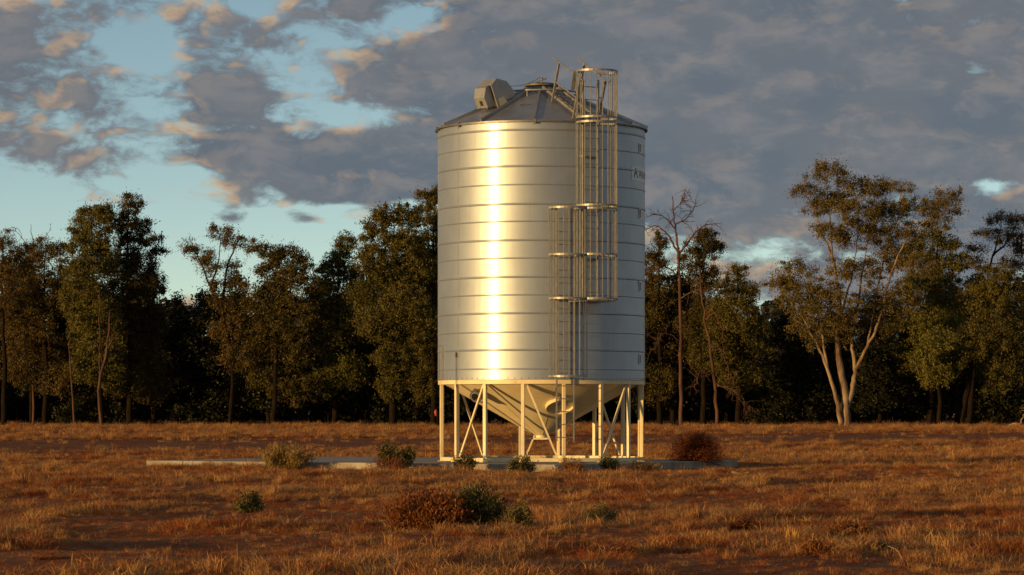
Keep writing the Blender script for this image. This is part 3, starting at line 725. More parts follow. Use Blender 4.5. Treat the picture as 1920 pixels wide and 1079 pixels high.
# ------------------------------------------------------------------ the front trees of the wood
def T(x0, x1, top, bot=795, r=0.2): return ([(x0, bot), ((x0 * 2 + x1) / 3 + 2, bot - (bot - top) * 0.35), ((x0 + x1 * 2) / 3 - 2, bot - (bot - top) * 0.7), (x1, top)], r, 0.03)
photo_tree('cypress_pine', 'tall twin-topped cypress pine with ragged crown beside the broken snag', 182, (190, 795), [T(190, 170, 400)],
    [(170,405,35,20),(195,400,20,15),(150,430,22,25),(190,440,30,25),(160,470,35,25),(195,490,28,30),(165,520,40,35),(140,560,25,40),(180,590,45,40),(150,620,30,40),(195,650,40,34),(165,690,34,30),(205,705,30,26)], 'cypress', seed=3)
photo_tree('cypress_pine', 'tallest narrow cypress pine with a pointed top and side tufts', 184, (241, 795), [T(243, 241, 378, r=0.22)],
    [(242,385,20,18),(235,415,26,20),(265,425,14,16),(240,455,28,22),(288,455,22,10),(298,470,12,8),(265,490,36,22),(225,505,32,26),(255,540,46,30),(290,530,24,22),(240,590,52,36),(280,605,32,36),(230,650,46,36),(275,670,36,36),(235,715,42,30),(280,730,32,26)], 'cypress', seed=4)
photo_tree('gum_tree', 'round-topped olive gum tree with bare twigs poking out of it', 186, (85, 795), [T(85, 85, 470), ([(85, 600), (60, 540), (40, 500)], 0.08, 0.03)],
    [(85,472,42,22),(60,482,28,22),(112,470,16,18),(30,495,28,26),(90,520,46,30),(40,545,38,36),(110,560,28,36),(60,600,46,42),(20,600,28,42),(80,660,46,36),(30,680,36,36),(100,710,36,28)], 'gum', seed=5, bark='bark_dark')
photo_tree('gum_tree', 'narrow olive gum tree standing next to the round-topped gum with bare twigs', 184, (6, 795), [T(6, 6, 450)],
    [(8,448,18,16),(2,480,22,22),(12,520,24,26),(-10,560,28,36)], 'gum', seed=6, bark='bark_dark')
photo_tree('gum_tree', 'open rusty-leaved gum tree with thin forked limbs against clear sky', 183, (432, 792), [([(432, 792), (436, 700), (418, 590), (395, 540), (375, 490), (358, 462)], 0.14, 0.025), ([(418, 590), (422, 520), (440, 465), (456, 440)], 0.10, 0.025), ([(395, 540), (410, 490), (415, 450)], 0.06, 0.02)],
    [(350,460,20,12),(378,480,26,16),(388,505,22,15),(415,440,26,15),(440,455,24,14),(472,462,16,12),(402,525,18,12),(430,500,18,14),(446,535,22,18),(410,560,22,18),(440,585,26,22),(425,625,28,26),(445,670,30,26)], 'gum', seed=7, bark='bark_dark')
photo_tree('cypress_pine', 'broad cypress pine with dead twigs on its flat crown', 183, (512, 795), [T(512, 520, 470)],
    [(510,474,28,12),(545,478,32,14),(570,492,18,16),(520,510,38,22),(560,530,32,26),(500,560,42,30),(550,590,46,36),(490,620,38,36),(540,660,46,36),(500,700,42,30),(550,730,38,26)], 'cypress', seed=8)
photo_tree('cypress_pine', 'cypress pine with two stepped tops in the dip of the skyline', 185, (625, 795), [T(625, 640, 470)],
    [(625,490,22,16),(650,456,18,22),(610,520,22,20),(645,505,26,26),(620,560,42,30),(590,580,28,30),(650,610,42,36),(620,650,38,36),(650,700,38,30),(605,720,36,26)], 'cypress', seed=9)
photo_tree('cypress_pine', 'large dense golden-lit cypress pine with a wide rounded crown', 181, (736, 795), [T(736, 740, 400, r=0.25), ([(738, 640), (775, 560), (800, 490)], 0.09, 0.03)],
    [(735,400,38,16),(705,420,22,16),(765,408,28,20),(720,450,42,26),(765,460,36,30),(700,490,36,26),(745,510,46,30),(788,500,28,30),(700,550,46,30),(760,570,46,36),(720,610,46,30),(788,600,32,36),(695,600,32,26),(740,670,36,30),(735,725,24,26)], 'cypress', seed=10)
photo_tree('cypress_pine', 'tall cypress pine close beside the large dense golden-lit pine', 184, (812, 795), [T(812, 815, 370)],
    [(802,372,24,14),(828,362,24,18),(800,400,22,20),(830,420,32,30),(802,460,28,26),(828,500,36,36),(815,570,32,36),(800,640,32,36),(800,715,32,32)], 'cypress', seed=11)
photo_tree('cypress_pine', 'dark cypress pine under the bare dead tree', 187, (1236, 795), [T(1236, 1236, 455)],
    [(1236,455,16,14),(1225,490,22,24),(1240,540,32,34),(1225,600,28,36),(1250,660,38,36),(1232,715,38,30)], 'cypress', seed=12)
photo_tree('cypress_pine', 'bright-topped cypress pine just behind the dead tree branches', 185, (1318, 795), [T(1318, 1322, 435)],
    [(1328,440,18,11),(1312,462,28,18),(1338,470,18,16),(1300,492,20,22),(1322,520,28,26),(1330,565,28,30),(1305,610,34,30),(1325,670,34,32)], 'cypress', seed=13)
photo_tree('cypress_pine', 'low sloping cypress pine between the dead tree and big gum', 184, (1384, 795), [T(1384, 1384, 510)],
    [(1385,512,18,16),(1370,540,28,22),(1400,552,22,22),(1380,590,38,32),(1350,600,32,36),(1402,640,38,36),(1342,660,38,36),(1390,705,38,28)], 'cypress', seed=14)
photo_tree('gum_tree', 'big spreading gum tree with pale forked trunk lit to its foot', 180, (1584, 802),
    [([(1587, 802), (1585, 745), (1574, 680), (1568, 610), (1575, 560), (1560, 480), (1558, 420), (1545, 365)], 0.30, 0.022),
     ([(1577, 802, -0.1), (1571, 760, -0.3), (1550, 690, -0.4), (1527, 640, -0.5), (1508, 606, -0.5), (1485, 560, -0.5)], 0.17, 0.025),
     ([(1588, 765, 0.0), (1599, 722, 0.1), (1605, 692, 0.2), (1598, 640, 0.3), (1612, 560, 0.5), (1625, 470, 0.6), (1640, 390, 0.6)], 0.20, 0.02),
     ([(1605, 692, 0.2), (1626, 650, -0.2), (1642, 615, -0.4), (1657, 560, -0.5), (1682, 480, -0.5), (1722, 424, -0.5), (1765, 398, -0.4), (1798, 392, -0.3)], 0.11, 0.02),
     ([(1568, 610), (1592, 540, 0.3), (1606, 470, 0.3), (1612, 400, 0.2)], 0.08, 0.02),
     ([(1626, 650, -0.2), (1642, 560, 0.2), (1664, 470, 0.4), (1690, 395, 0.4)], 0.07, 0.02),
     ([(1560, 480), (1538, 425), (1515, 372)], 0.07, 0.02), ([(1550, 690, -0.4), (1535, 600, -0.8), (1530, 550, -0.9)], 0.09, 0.03)],
    [(1545,326,34,20),(1512,362,28,13),(1552,372,30,22),(1535,425,24,10),(1598,345,32,20),(1640,352,36,22),(1602,395,40,28),(1652,395,32,22),(1690,352,26,10),(1722,378,38,14),(1772,372,32,20),(1745,400,36,14),(1790,398,12,7),(1700,430,42,18),(1642,445,36,22),(1590,450,24,18),(1664,490,36,22),
     (1490,512,44,22),(1452,530,22,12),(1530,545,46,24),(1500,568,34,30),(1550,585,50,36),(1512,606,32,24),(1585,620,36,24),(1612,595,36,28),(1640,560,36,30),(1690,560,38,32),(1575,505,30,20),(1620,510,32,24),(1560,440,26,20),(1576,380,24,20),(1625,420,34,20),(1680,395,28,18),(1530,390,24,16),(1760,420,26,14),(1720,500,36,24),(1690,465,30,20),(1470,545,26,20),(1660,600,34,26),(1530,630,28,16)], 'gum', seed=15, dens=1.0)
photo_tree('cypress_pine', 'dark cypress pine rising behind the big gum tree', 189, (1742, 797), [T(1742, 1760, 440)],
    [(1745,442,26,14),(1780,456,22,16),(1720,470,30,20),(1762,500,40,26),(1800,490,26,16),(1730,540,46,30),(1782,560,42,36),(1700,600,36,36),(1750,620,46,36),(1710,670,36,34)], 'cypress', seed=16)
photo_tree('gum_tree', 'dark gum tree with a leaning black trunk and airy top', 188, (1816, 797), [([(1816, 797), (1828, 660), (1845, 560), (1862, 480), (1878, 425)], 0.2, 0.03), ([(1862, 480), (1890, 450), (1905, 420)], 0.07, 0.02), ([(1850, 540), (1840, 500), (1832, 475)], 0.05, 0.02)],
    [(1880,408,32,12),(1905,424,20,20),(1852,438,26,10),(1885,450,30,14),(1840,468,20,9),(1902,490,22,20),(1830,492,20,11),(1915,455,18,14)], 'gum', seed=17, bark='bark_dark')
photo_tree('cypress_pine', 'small cypress pine with bare lit stem standing before the wood', 180, (1760, 802), [T(1761, 1758, 640, 802, 0.17)],
    [(1760,640,32,26),(1735,670,28,22),(1782,680,28,26),(1752,705,32,20)], 'cypress', seed=18)
photo_tree('cypress_pine', 'bushy rust-tinged cypress pine with a thick lit stem', 181, (1800, 800), [T(1800, 1850, 540, 800, 0.22)],
    [(1870,522,36,26),(1840,560,36,30),(1902,560,32,36),(1862,620,46,40),(1905,650,28,40),(1820,640,32,36),(1872,700,36,36)], 'cypress', seed=19)

# ------------------------------------------------------------------ dead timber
def dead_tree(name, label, Y, base, limbs, seed, twigs=60, tl=0.9, mat='bark_dead'):
    rng = np.random.default_rng(seed); B = np.array([(base[0] - 960) * Y / F, Y, 0.0]); B[2] = gz(B[0], B[1])
    loc = lambda q: np.array([(q[0] - 960) * Y / F, Y + (q[2] if len(q) > 2 else 0), CZ + (HY - q[1]) * Y / F]) - B
    main, tw = [], []
    for i, (pts, ra, rb) in enumerate(limbs):
        p = [loc(q) for q in pts]
        if i == 0: p[0][2] = -0.15
        sp = smooth_path(rng, p, 6, 0.03); main.append((sp, np.linspace(ra, rb, len(sp))))
    for k in range(twigs):
        sp, _ = main[rng.integers(0 if len(main) == 1 else 1, len(main))]; i = rng.integers(len(sp) // 4, len(sp)); a = sp[i]
        d = unit(sp[min(i + 1, len(sp) - 1)] - sp[max(i - 1, 0)]) * 0.6 + rng.normal(size=3) * 0.6; d = unit(d)
        L = tl * rng.uniform(0.4, 1.4); pts = [a]
        for j in range(4): d = unit(d + rng.normal(size=3) * 0.25 + [0, 0, -0.05]); pts.append(pts[-1] + d * L / 4)
        tw.append((np.array(pts), np.linspace(0.02, 0.006, 5)))
        for j in (2, 3):
            d2 = unit(d + rng.normal(size=3) * 0.7); tw.append((np.array([pts[j], pts[j] + d2 * L * 0.25, pts[j] + d2 * L * 0.4 + rng.normal(size=3) * 0.08]), np.array([0.010, 0.007, 0.004])))
    o = empty(name, tuple(B)); tag(o, label, 'tree')
    link('trunk', tubes_mesh('trunk', main[:1], M[mat], 8), o)
    for m_ in main[1:]: link('branch', tubes_mesh('branch', [m_], M[mat], 6), o)
    if tw: tag(link('twigs', tubes_mesh('twigs', tw, M[mat], 4), o), kind='stuff')
    return o
dead_tree('dead_tree', 'bare dead tree with wide spreading reddish branches beside the silo', 183, (1277, 797),
    [([(1277, 797), (1277, 640), (1274, 520), (1270, 455), (1264, 415), (1261, 368)], 0.13, 0.025),
     ([(1272, 475), (1252, 440), (1230, 424), (1208, 432)], 0.07, 0.015), ([(1273, 478), (1296, 445), (1320, 424), (1338, 420)], 0.07, 0.015),
     ([(1267, 430), (1246, 408), (1222, 401)], 0.05, 0.012), ([(1265, 422), (1288, 408), (1303, 384)], 0.05, 0.012), ([(1274, 520, 0), (1245, 500, -0.6), (1222, 512, -1)], 0.05, 0.012),
     ([(1276, 560), (1305, 545, -0.8), (1345, 548, -1.2)], 0.05, 0.012), ([(1262, 395), (1275, 382), (1282, 372)], 0.03, 0.01), ([(1276, 640), (1245, 625, -0.6), (1222, 655, -1.0)], 0.045, 0.012)], 31, 110, 0.9)
dead_tree('dead_tree', 'tangled dead tree with hanging broken limbs low in the wood', 182, (1345, 797),
    [([(1345, 797), (1338, 700), (1322, 600), (1310, 500)], 0.12, 0.04), ([(1330, 650), (1352, 660, -0.5), (1372, 720, -0.9)], 0.05, 0.012), ([(1322, 600), (1342, 590, -0.5), (1356, 640, -0.8)], 0.05, 0.012),
     ([(1334, 690), (1310, 700, -0.5), (1300, 730, -0.7)], 0.04, 0.01), ([(1340, 720), (1375, 735, -0.6), (1402, 760, -1.0)], 0.04, 0.01)], 32, 60, 0.7)
dead_tree('dead_sapling', 'thin leaning bare pole standing clear in front of the trees', 180, (140, 800), [([(140, 800), (134, 720), (128, 640)], 0.07, 0.035)], 33, 0)
dead_tree('broken_snag', 'splintered orange-lit broken trunk between the two tall pines', 180.5, (190, 801),
    [([(190, 801), (186, 720), (202, 650), (206, 582)], 0.10, 0.06), ([(201, 655), (210, 640, -0.2), (216, 622, -0.3)], 0.04, 0.015), ([(194, 690), (182, 640, -0.2), (176, 655, -0.3)], 0.03, 0.012), ([(187, 725), (188, 600, -0.2), (190, 520, -0.2)], 0.05, 0.02)], 34, 6, 0.4)
dead_tree('dead_sapling', 'forked bare twigs rising above the round-topped gum', 187, (62, 797), [([(62, 797), (64, 560), (62, 470), (58, 420)], 0.08, 0.012), ([(63, 475), (40, 445), (24, 425)], 0.03, 0.008), ([(62, 462), (80, 450), (96, 430)], 0.03, 0.008)], 35, 10, 0.4)
dead_tree('fallen_branch', 'pale fallen branch lying at the foot of the wood', 179, (1905, 800), [([(1885, 797), (1897, 795, -0.3), (1910, 796, -0.4), (1935, 790)], 0.06, 0.04), ([(1910, 796, -0.4), (1918, 775, -0.5), (1926, 740, -0.5)], 0.05, 0.015)], 36, 6, 0.4, 'bark_gum')

# ------------------------------------------------------------------ deeper rows of the wood
SKY_X = [-2000, 0, 130, 320, 345, 480, 600, 650, 700, 830, 1000, 1210, 1290, 1360, 1430, 1480, 1800, 1920, 4000]
SKY_Y = [460, 465, 475, 490, 530, 495, 520, 475, 440, 420, 430, 485, 495, 525, 560, 560, 510, 480, 470]
def proto(seed, H, kind, base, rad):
    rng = np.random.default_rng(seed); ms = []; z = base
    while z < H - 0.5:
        t = (z - base) / (H - base); rr = rad * (1.0 - 0.75 * t ** 1.6) * rng.uniform(0.75, 1.2)
        for k in range(2 if t < 0.8 else 1):
            a = rng.uniform(0, 6.28); q = rr * rng.uniform(0.25, 0.6)
            ms.append((np.array([q * math.cos(a), q * math.sin(a), z]), (rr * 0.75, rr * 0.75, rng.uniform(0.7, 1.0))))
        z += rng.uniform(0.75, 1.1)
    tr = [([(0, 0, -0.15), (0.1, 0, H * 0.35), (-0.05, 0.1, H * 0.7), (0, 0, H - 0.6)], 0.17, 0.03)]
    return grow(rng, tr, ms, kind, 0.17, 0.8, 3), H
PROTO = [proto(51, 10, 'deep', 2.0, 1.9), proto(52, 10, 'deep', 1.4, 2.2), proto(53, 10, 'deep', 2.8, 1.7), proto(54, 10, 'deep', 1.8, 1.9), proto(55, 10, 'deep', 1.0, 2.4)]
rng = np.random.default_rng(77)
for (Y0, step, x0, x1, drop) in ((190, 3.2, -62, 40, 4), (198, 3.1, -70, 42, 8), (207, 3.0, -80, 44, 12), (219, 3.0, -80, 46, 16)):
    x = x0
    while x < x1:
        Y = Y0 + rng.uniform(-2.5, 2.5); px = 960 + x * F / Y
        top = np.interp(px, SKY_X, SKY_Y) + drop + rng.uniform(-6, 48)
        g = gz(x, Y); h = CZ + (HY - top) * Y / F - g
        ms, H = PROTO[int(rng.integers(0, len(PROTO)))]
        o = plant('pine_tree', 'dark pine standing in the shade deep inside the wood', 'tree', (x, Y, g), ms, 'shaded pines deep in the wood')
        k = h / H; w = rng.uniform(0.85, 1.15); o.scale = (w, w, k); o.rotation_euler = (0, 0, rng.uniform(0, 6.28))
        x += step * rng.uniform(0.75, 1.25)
# far side of the wood: one closed dark mass
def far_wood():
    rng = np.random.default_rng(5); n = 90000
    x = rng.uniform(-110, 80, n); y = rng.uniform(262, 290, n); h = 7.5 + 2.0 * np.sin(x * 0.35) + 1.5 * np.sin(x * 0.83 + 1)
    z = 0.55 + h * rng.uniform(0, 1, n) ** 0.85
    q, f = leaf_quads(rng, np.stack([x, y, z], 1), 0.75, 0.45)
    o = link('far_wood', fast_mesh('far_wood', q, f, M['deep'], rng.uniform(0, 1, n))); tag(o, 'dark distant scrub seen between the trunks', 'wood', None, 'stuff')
far_wood()

# ------------------------------------------------------------------ shrubs and weeds
def shrub(name, label, cat, px0, px1, top, base, Y, mat, seed, n=1.0, leaf=(0.055, 0.022), stem='twig', up=0.5, group=None, z0=None, spiky=0.0):
    rng = np.random.default_rng(seed); s = Y / F; cx = ((px0 + px1) / 2 - 960) * s; w = (px1 - px0) / 2 * s
    g = gz(cx, Y) if z0 is None else z0; h = CZ + (HY - top) * s - g
    st, P, A = [], [], []; ns = int(26 * n) + 6
    for k in range(ns):
        a = rng.uniform(0, 6.28); rr = rng.uniform(0.1, 1.0) ** 0.6; hh = h * (1.0 - 0.45 * rr ** 2) * rng.uniform(0.45, 1.12)
        tip = np.array([w * rr * math.cos(a), w * rr * math.sin(a) * 0.9, hh]); root = np.array([tip[0] * 0.25, tip[1] * 0.25, -0.03])
        mid = root * 0.4 + tip * 0.6 + [0, 0, -0.06 * h]; sp = smooth_path(rng, [root, mid, tip], 4, 0.012)
        st.append((sp, np.linspace(0.007, 0.0025, len(sp))))
        m_ = int(105 * n); t = rng.uniform(0.28, 1.05, m_); i = np.clip((t * (len(sp) - 1)).astype(int), 0, len(sp) - 1)
        P.append(sp[i] + rng.normal(size=(m_, 3)) * [0.10 * w + 0.012, 0.10 * w + 0.012, 0.05 * h + 0.01]); A.append(np.tile(unit(tip - root) + [0, 0, spiky], (m_, 1)))
    P = np.concatenate(P); P[:, 2] = np.maximum(P[:, 2], 0.01)
    q, f = leaf_quads(rng, P, leaf[0], leaf[1], np.concatenate(A), up)
    o = empty(name, (cx, Y, g)); tag(o, label, cat, group)
    link('stems', tubes_mesh('stems', st, M[stem], 4), o); link('foliage', fast_mesh('foliage', q, f, M[mat], rng.uniform(0, 1, len(f))), o)
    return o
shrub('shrub', 'wide golden shrub growing over the concrete pad edge', 'shrub', 482, 588, 832, 874, 72.6, 'shrub_gold', 61, 1.4, (0.09, 0.016), up=1.2, spiky=0.5)
shrub('shrub', 'dense dark green shrub beside the pad with dead twigs below', 'shrub', 708, 780, 824, 876, 71.0, 'shrub_green', 62, 1.4, (0.06, 0.028))
shrub('weed', 'pile of dead brown twigs at the foot of the dark green shrub', 'weed', 690, 770, 852, 882, 70.0, 'tumble', 63, 0.7, (0.09, 0.008), up=0.2)
shrub('weed', 'green weed before the silo leg nearest the aeration inlet', 'weed', 848, 892, 844, 882, 69.8, 'shrub_green', 64, 0.9, (0.05, 0.022))
shrub('weed', 'broad leafy green weed in front of the slide gate', 'weed', 950, 1006, 854, 888, 68.6, 'shrub_green', 65, 0.9, (0.055, 0.026))
shrub('weed', 'rusty dry weed in front of the lower ladder', 'weed', 1048, 1100, 852, 886, 68.3, 'shrub_red', 66, 0.8, (0.05, 0.012))
shrub('weed', 'grey green weed before the diagonal brace and the shaded slab side', 'weed', 1124, 1166, 848, 886, 69.0, 'shrub_green', 67, 0.8, (0.05, 0.020))
shrub('weed', 'low brown weed hugging the pad between two green weeds', 'weed', 1166, 1240, 864, 888, 69.6, 'straw', 68, 0.8, (0.09, 0.010), up=0.8)
shrub('bush', 'rust red bush in the dry grass before the silo', 'bush', 722, 885, 918, 1000, 34.6, 'shrub_red', 69, 2.6, (0.045, 0.014), up=1.0, spiky=0.6)
shrub('bush', 'dark green bush grown into the rust red bush', 'bush', 836, 946, 908, 998, 34.9, 'shrub_green', 70, 2.4, (0.045, 0.016), up=1.0, spiky=0.6)
shrub('weed', 'small olive weed next to the dark green bush', 'weed', 944, 1006, 936, 998, 34.4, 'shrub_green', 71, 0.8, (0.04, 0.014), up=0.8)
shrub('weed', 'lone dark green weed in the pale grass before the golden shrub', 'weed', 436, 494, 920, 968, 40.0, 'shrub_green', 72, 0.8, (0.045, 0.016), up=0.8)
shrub('weed', 'olive weed alone in open grass beyond the grey green weed', 'weed', 1092, 1164, 942, 986, 36.6, 'shrub_green', 73, 0.7, (0.04, 0.012), up=0.9)
shrub('weed', 'bright rust weed with upright stems in open grass', 'weed', 1372, 1426, 972, 1010, 34.0, 'shrub_red', 74, 0.9, (0.035, 0.012), up=0.9)
shrub('weed', 'tall orange weed beside the pale bent stalk', 'weed', 1548, 1640, 975, 1030, 31.0, 'shrub_red', 75, 1.2, (0.035, 0.012), up=0.9)
shrub('weed', 'orange weed growing close to the tall orange weed', 'weed', 1500, 1560, 1010, 1072, 28.0, 'shrub_red', 76, 1.0, (0.03, 0.011), up=0.9)
shrub('weed', 'small green weed at the foot of the pale bent stalk', 'weed', 1620, 1680, 1018, 1050, 29.0, 'shrub_green', 77, 0.7, (0.03, 0.011), up=0.9)
shrub('weed', 'wide rust weed with spread stems in open grass', 'weed', 1080, 1200, 1022, 1074, 28.2, 'shrub_red', 78, 0.9, (0.035, 0.009), up=0.9)
shrub('weed', 'low red weed alone in short grass far out from the pad', 'weed', 60, 130, 1054, 1090, 27.2, 'shrub_red', 79, 0.8, (0.03, 0.010), up=0.8)
shrub('weed', 'small low red weed in grass out beyond the lone dark green weed', 'weed', 410, 450, 1056, 1086, 27.4, 'shrub_red', 80, 0.6, (0.03, 0.010), up=0.8)
def tumbleweed():
    rng = np.random.default_rng(90); Y = 75.2; s = Y / F; cx = (1306 - 960) * s; g = PAD_Z; w = 0.60; h = 0.62; P = []
    for k in range(1500):
        a = rng.uniform(0, 6.28); e = rng.uniform(0, 1) ** 0.8; d = np.array([math.cos(a) * math.cos(e * 1.5), math.sin(a) * math.cos(e * 1.5), math.sin(e * 1.5)])
        r = rng.uniform(0.72, 1.0) * (1 + 0.22 * math.sin(3 * a + 1) * math.cos(e * 2) + 0.14 * math.sin(5 * a + 4 * e)); r *= 1.0 - 0.18 * (d[0] > 0.2) * d[2]; tip = d * [w * r, w * r, h * r] ; side = np.cross(d, rng.normal(size=3)) * 0.12
        P.append((np.array([tip * 0.15, tip * 0.6 + side, tip + side * 1.6 + [0, 0, -0.03]]), np.array([0.005, 0.004, 0.002])))
    q, f = leaf_quads(rng, np.concatenate([p[0][2:] + rng.normal(size=(14, 3)) * 0.05 for p in P]), 0.06, 0.008)
    q[:, 2] = np.maximum(q[:, 2], 0.0)
    o = empty('tumbleweed', (cx, Y, g)); tag(o, 'round rust brown tumbleweed resting on the concrete pad edge', 'tumbleweed')
    link('twigs', tubes_mesh('twigs', P, M['tumble'], 3), o); link('fine_twigs', fast_mesh('fine_twigs', q, f, M['tumble'], rng.uniform(0, 1, len(f))), o)
tumbleweed()
rng = np.random.default_rng(91); p0 = wpos(1700, 1090, 27.3); p0.z = gz(p0.x, p0.y)
pts = [wpos(1702, 1082, 27.3), wpos(1692, 1050, 27.3), wpos(1682, 1032, 27.4), wpos(1664, 1024, 27.5)]
o = link('dry_stalk', tubes_mesh('dry_stalk', [(smooth_path(rng, [(0, 0, -0.02)] + [tuple(v - p0) for v in pts], 6, 0.002), np.linspace(0.007, 0.003, 25))], M['twig'], 5)); o.location = p0
tag(o, 'pale bent dry stalk arching out of the grass', 'stalk')
p0 = wpos(1386, 893, 64.0); p0.z = gz(p0.x, p0.y)
o = MB().box((0, 0, 0.05), (0.32, 0.12, 0.05), Matrix.Rotation(0.3, 3, 'Y')).box((0.1, 0.03, 0.07), (0.2, 0.05, 0.02), Matrix.Rotation(-0.2, 3, 'Y')).build('timber_scrap', M['twig']); o.location = p0
tag(o, 'pale scrap of timber lying in grass beyond the tumbleweed', 'timber')

# ------------------------------------------------------------------ dry grass
def tuft(seed, n, h, spread, width, lean, mat='straw'):
    """a clump of bent dry blades"""
    rng = np.random.default_rng(seed); V, Fc = [], []
    for k in range(n):
        a = rng.uniform(0, 6.28); b = rng.normal(size=2) * spread * 0.4; H = h * rng.uniform(0.35, 1.2)
        l = rng.normal(size=2) * lean * H + b * 0.5; wd = width * rng.uniform(0.6, 1.3); x = np.array([math.cos(a), math.sin(a), 0]) * wd / 2
        p0 = np.array([b[0], b[1], -0.02]); p1 = p0 + [l[0] * 0.3, l[1] * 0.3, H * 0.65]; p2 = p0 + [l[0], l[1], H * rng.uniform(0.75, 1.05)]
        o = len(V); V += [p0 - x, p0 + x, p1 + x * 0.8, p1 - x * 0.8, p2 + x * 0.2, p2 - x * 0.2]; Fc += [(o, o+1, o+2, o+3), (o+3, o+2, o+4, o+5)]
    return fast_mesh('tuft', np.array(V), np.array(Fc), M[mat], rng.uniform(0, 1, len(Fc)))
def vnoise(x, y, cell, seed):
    """smooth value noise in 0..1"""
    g = np.random.default_rng(1000 + seed).uniform(0, 1, (256, 256)); u = x / cell + 500.3; v = y / cell + 300.7
    i = np.floor(u).astype(int); j = np.floor(v).astype(int); a = u - i; b = v - j; a = a*a*(3-2*a); b = b*b*(3-2*b); i %= 256; j %= 256; i2 = (i+1) % 256; j2 = (j+1) % 256
    return (g[i, j]*(1-a) + g[i2, j]*a)*(1-b) + (g[i, j2]*(1-a) + g[i2, j2]*a)*b
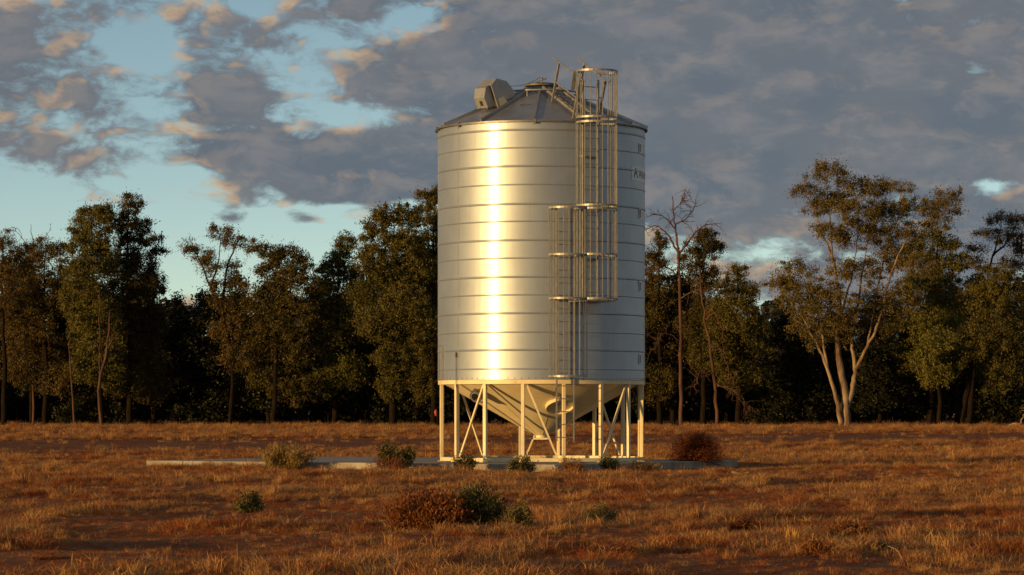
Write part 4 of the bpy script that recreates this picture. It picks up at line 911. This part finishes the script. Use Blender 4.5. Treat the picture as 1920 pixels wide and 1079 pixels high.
def build_grass():
    tc = bpy.data.collections.new('tufts')
    for i, a in enumerate([(1, 60, 0.10, 0.20, 0.006, 0.6), (2, 60, 0.13, 0.14, 0.006, 0.5), (3, 80, 0.17, 0.10, 0.007, 0.4), (4, 60, 0.14, 0.18, 0.006, 0.7, 'straw_grey'),
            (5, 14, 0.22, 0.12, 0.005, 0.35), (6, 60, 0.09, 0.26, 0.006, 0.8, 'straw_red'), (7, 60, 0.045, 0.40, 0.008, 1.6), (8, 60, 0.05, 0.36, 0.008, 1.6, 'straw_red'), (9, 50, 0.04, 0.40, 0.008, 2.0, 'straw_grey'), (10, 70, 0.12, 0.16, 0.006, 0.5, 'straw_red')]):
        o = bpy.data.objects.new('tuft_%d' % i, tuft(*a)); tc.objects.link(o)
    rng = np.random.default_rng(8); X, Yy, Sc, Ix = [], [], [], []
    for (ya, yb, d, s0) in ((22, 50, 62, 0.62), (50, 84, 36, 0.74), (84, 130, 19, 0.95), (130, 190, 11, 1.2), (190, 260, 2.0, 1.4)):
        A = 0.5 * (0.44 * ya + 0.44 * yb) * (yb - ya); n = int(A * d); y = np.sqrt(rng.uniform(ya**2, yb**2, n)); x = rng.uniform(-0.22, 0.22, n) * y
        cl = 0.36 * vnoise(x * 0.45, y, 2.6, 1) + 0.34 * vnoise(x, y * 0.6, 1.2, 2) + 0.30 * vnoise(x, y * 0.6, 0.5, 3)
        cl = np.clip((cl - 0.41) / 0.17, 0, 1)
        tr = 124 + 0.5 * x + 2.5 * np.sin(x * 0.13)                      # bare wheel track across the paddock
        keep = rng.uniform(0, 1, n) < (0.78 + 0.22 * cl)
        keep &= ~((np.abs(y - tr) < 9.0 + 6 * vnoise(x * 0.3, y * 0, 4, 9)) & (rng.uniform(0, 1, n) < 0.97))
        px = (x - PN.x) * PU.x + (y - PN.y) * PU.y; pv = (x - PN.x) * PV.x + (y - PN.y) * PV.y
        keep &= ~((px > -0.05) & (px < 12.0) & (pv > -0.05) & (pv < 8.25))
        edge = np.where((px > -1.6) & (px < 6.5) & (pv > -3.0) & (pv < 9), 0.55, 1.0)[keep]
        edge = np.where((px > -2.6) & (px < 0.0) & (pv > 1.5) & (pv < 8), 0.38, 1.0)[keep] * edge
        x, y, cl = x[keep], y[keep], cl[keep]
        X.append(x); Yy.append(y); Sc.append(s0 * rng.uniform(0.65, 1.25, len(x)) * (0.62 + 0.68 * cl ** 1.5) * rng.choice([0.7, 0.9, 1.0, 1.25], len(x)) * edge)
        tall = rng.uniform(0, 1, len(x)) < 0.16 + 0.72 * cl; red = vnoise(x, y * 0.7, 1.8, 7) > np.interp(y, [28, 60, 90], [0.42, 0.55, 0.66])
        Ix.append(np.where(tall, np.where(red & (rng.uniform(0, 1, len(x)) < 0.6), rng.choice([5, 9], len(x)), rng.choice([0, 1, 2, 3, 4, 0, 1], len(x))), rng.choice([6, 7, 8, 6, 5], len(x))))
    x = np.concatenate(X); y = np.concatenate(Yy); z = ground_z(x, y); sc = np.concatenate(Sc); ix = np.concatenate(Ix).astype(np.int32); n = len(x)
    me = bpy.data.meshes.new('dry_grass'); me.vertices.add(n); me.vertices.foreach_set('co', np.stack([x, y, z], 1).astype(np.float32).ravel())
    for nm, ty, va in (('scl', 'FLOAT', sc.astype(np.float32)), ('rot', 'FLOAT', rng.uniform(0, 6.28, n).astype(np.float32)), ('idx', 'INT', ix)):
        at = me.attributes.new(nm, ty, 'POINT'); at.data.foreach_set('value', va)
    o = link('dry_grass', me); tag(o, 'short dry straw grass covering the paddock', 'grass', None, 'stuff')
    ng = bpy.data.node_groups.new('grass_scatter', 'GeometryNodeTree')
    ng.interface.new_socket('Geometry', in_out='INPUT', socket_type='NodeSocketGeometry'); ng.interface.new_socket('Geometry', in_out='OUTPUT', socket_type='NodeSocketGeometry')
    N = ng.nodes; L = ng.links; gi = N.new('NodeGroupInput'); go = N.new('NodeGroupOutput'); ip = N.new('GeometryNodeInstanceOnPoints'); ci = N.new('GeometryNodeCollectionInfo')
    ci.inputs['Collection'].default_value = tc; ci.inputs['Separate Children'].default_value = True; ci.inputs['Reset Children'].default_value = True
    def named(nm, ty):
        a = N.new('GeometryNodeInputNamedAttribute'); a.data_type = ty; a.inputs[0].default_value = nm; return a.outputs['Attribute']
    cx = N.new('ShaderNodeCombineXYZ'); L.new(named('rot', 'FLOAT'), cx.inputs[2]); er = N.new('FunctionNodeEulerToRotation'); L.new(cx.outputs[0], er.inputs[0])
    cs = N.new('ShaderNodeCombineXYZ'); sv = named('scl', 'FLOAT'); [L.new(sv, cs.inputs[i]) for i in range(3)]
    L.new(gi.outputs[0], ip.inputs['Points']); L.new(ci.outputs[0], ip.inputs['Instance']); ip.inputs['Pick Instance'].default_value = True
    L.new(named('idx', 'INT'), ip.inputs['Instance Index']); L.new(er.outputs[0], ip.inputs['Rotation']); L.new(cs.outputs[0], ip.inputs['Scale']); L.new(ip.outputs[0], go.inputs[0])
    md = o.modifiers.new('scatter', 'NODES'); md.node_group = ng
build_grass()
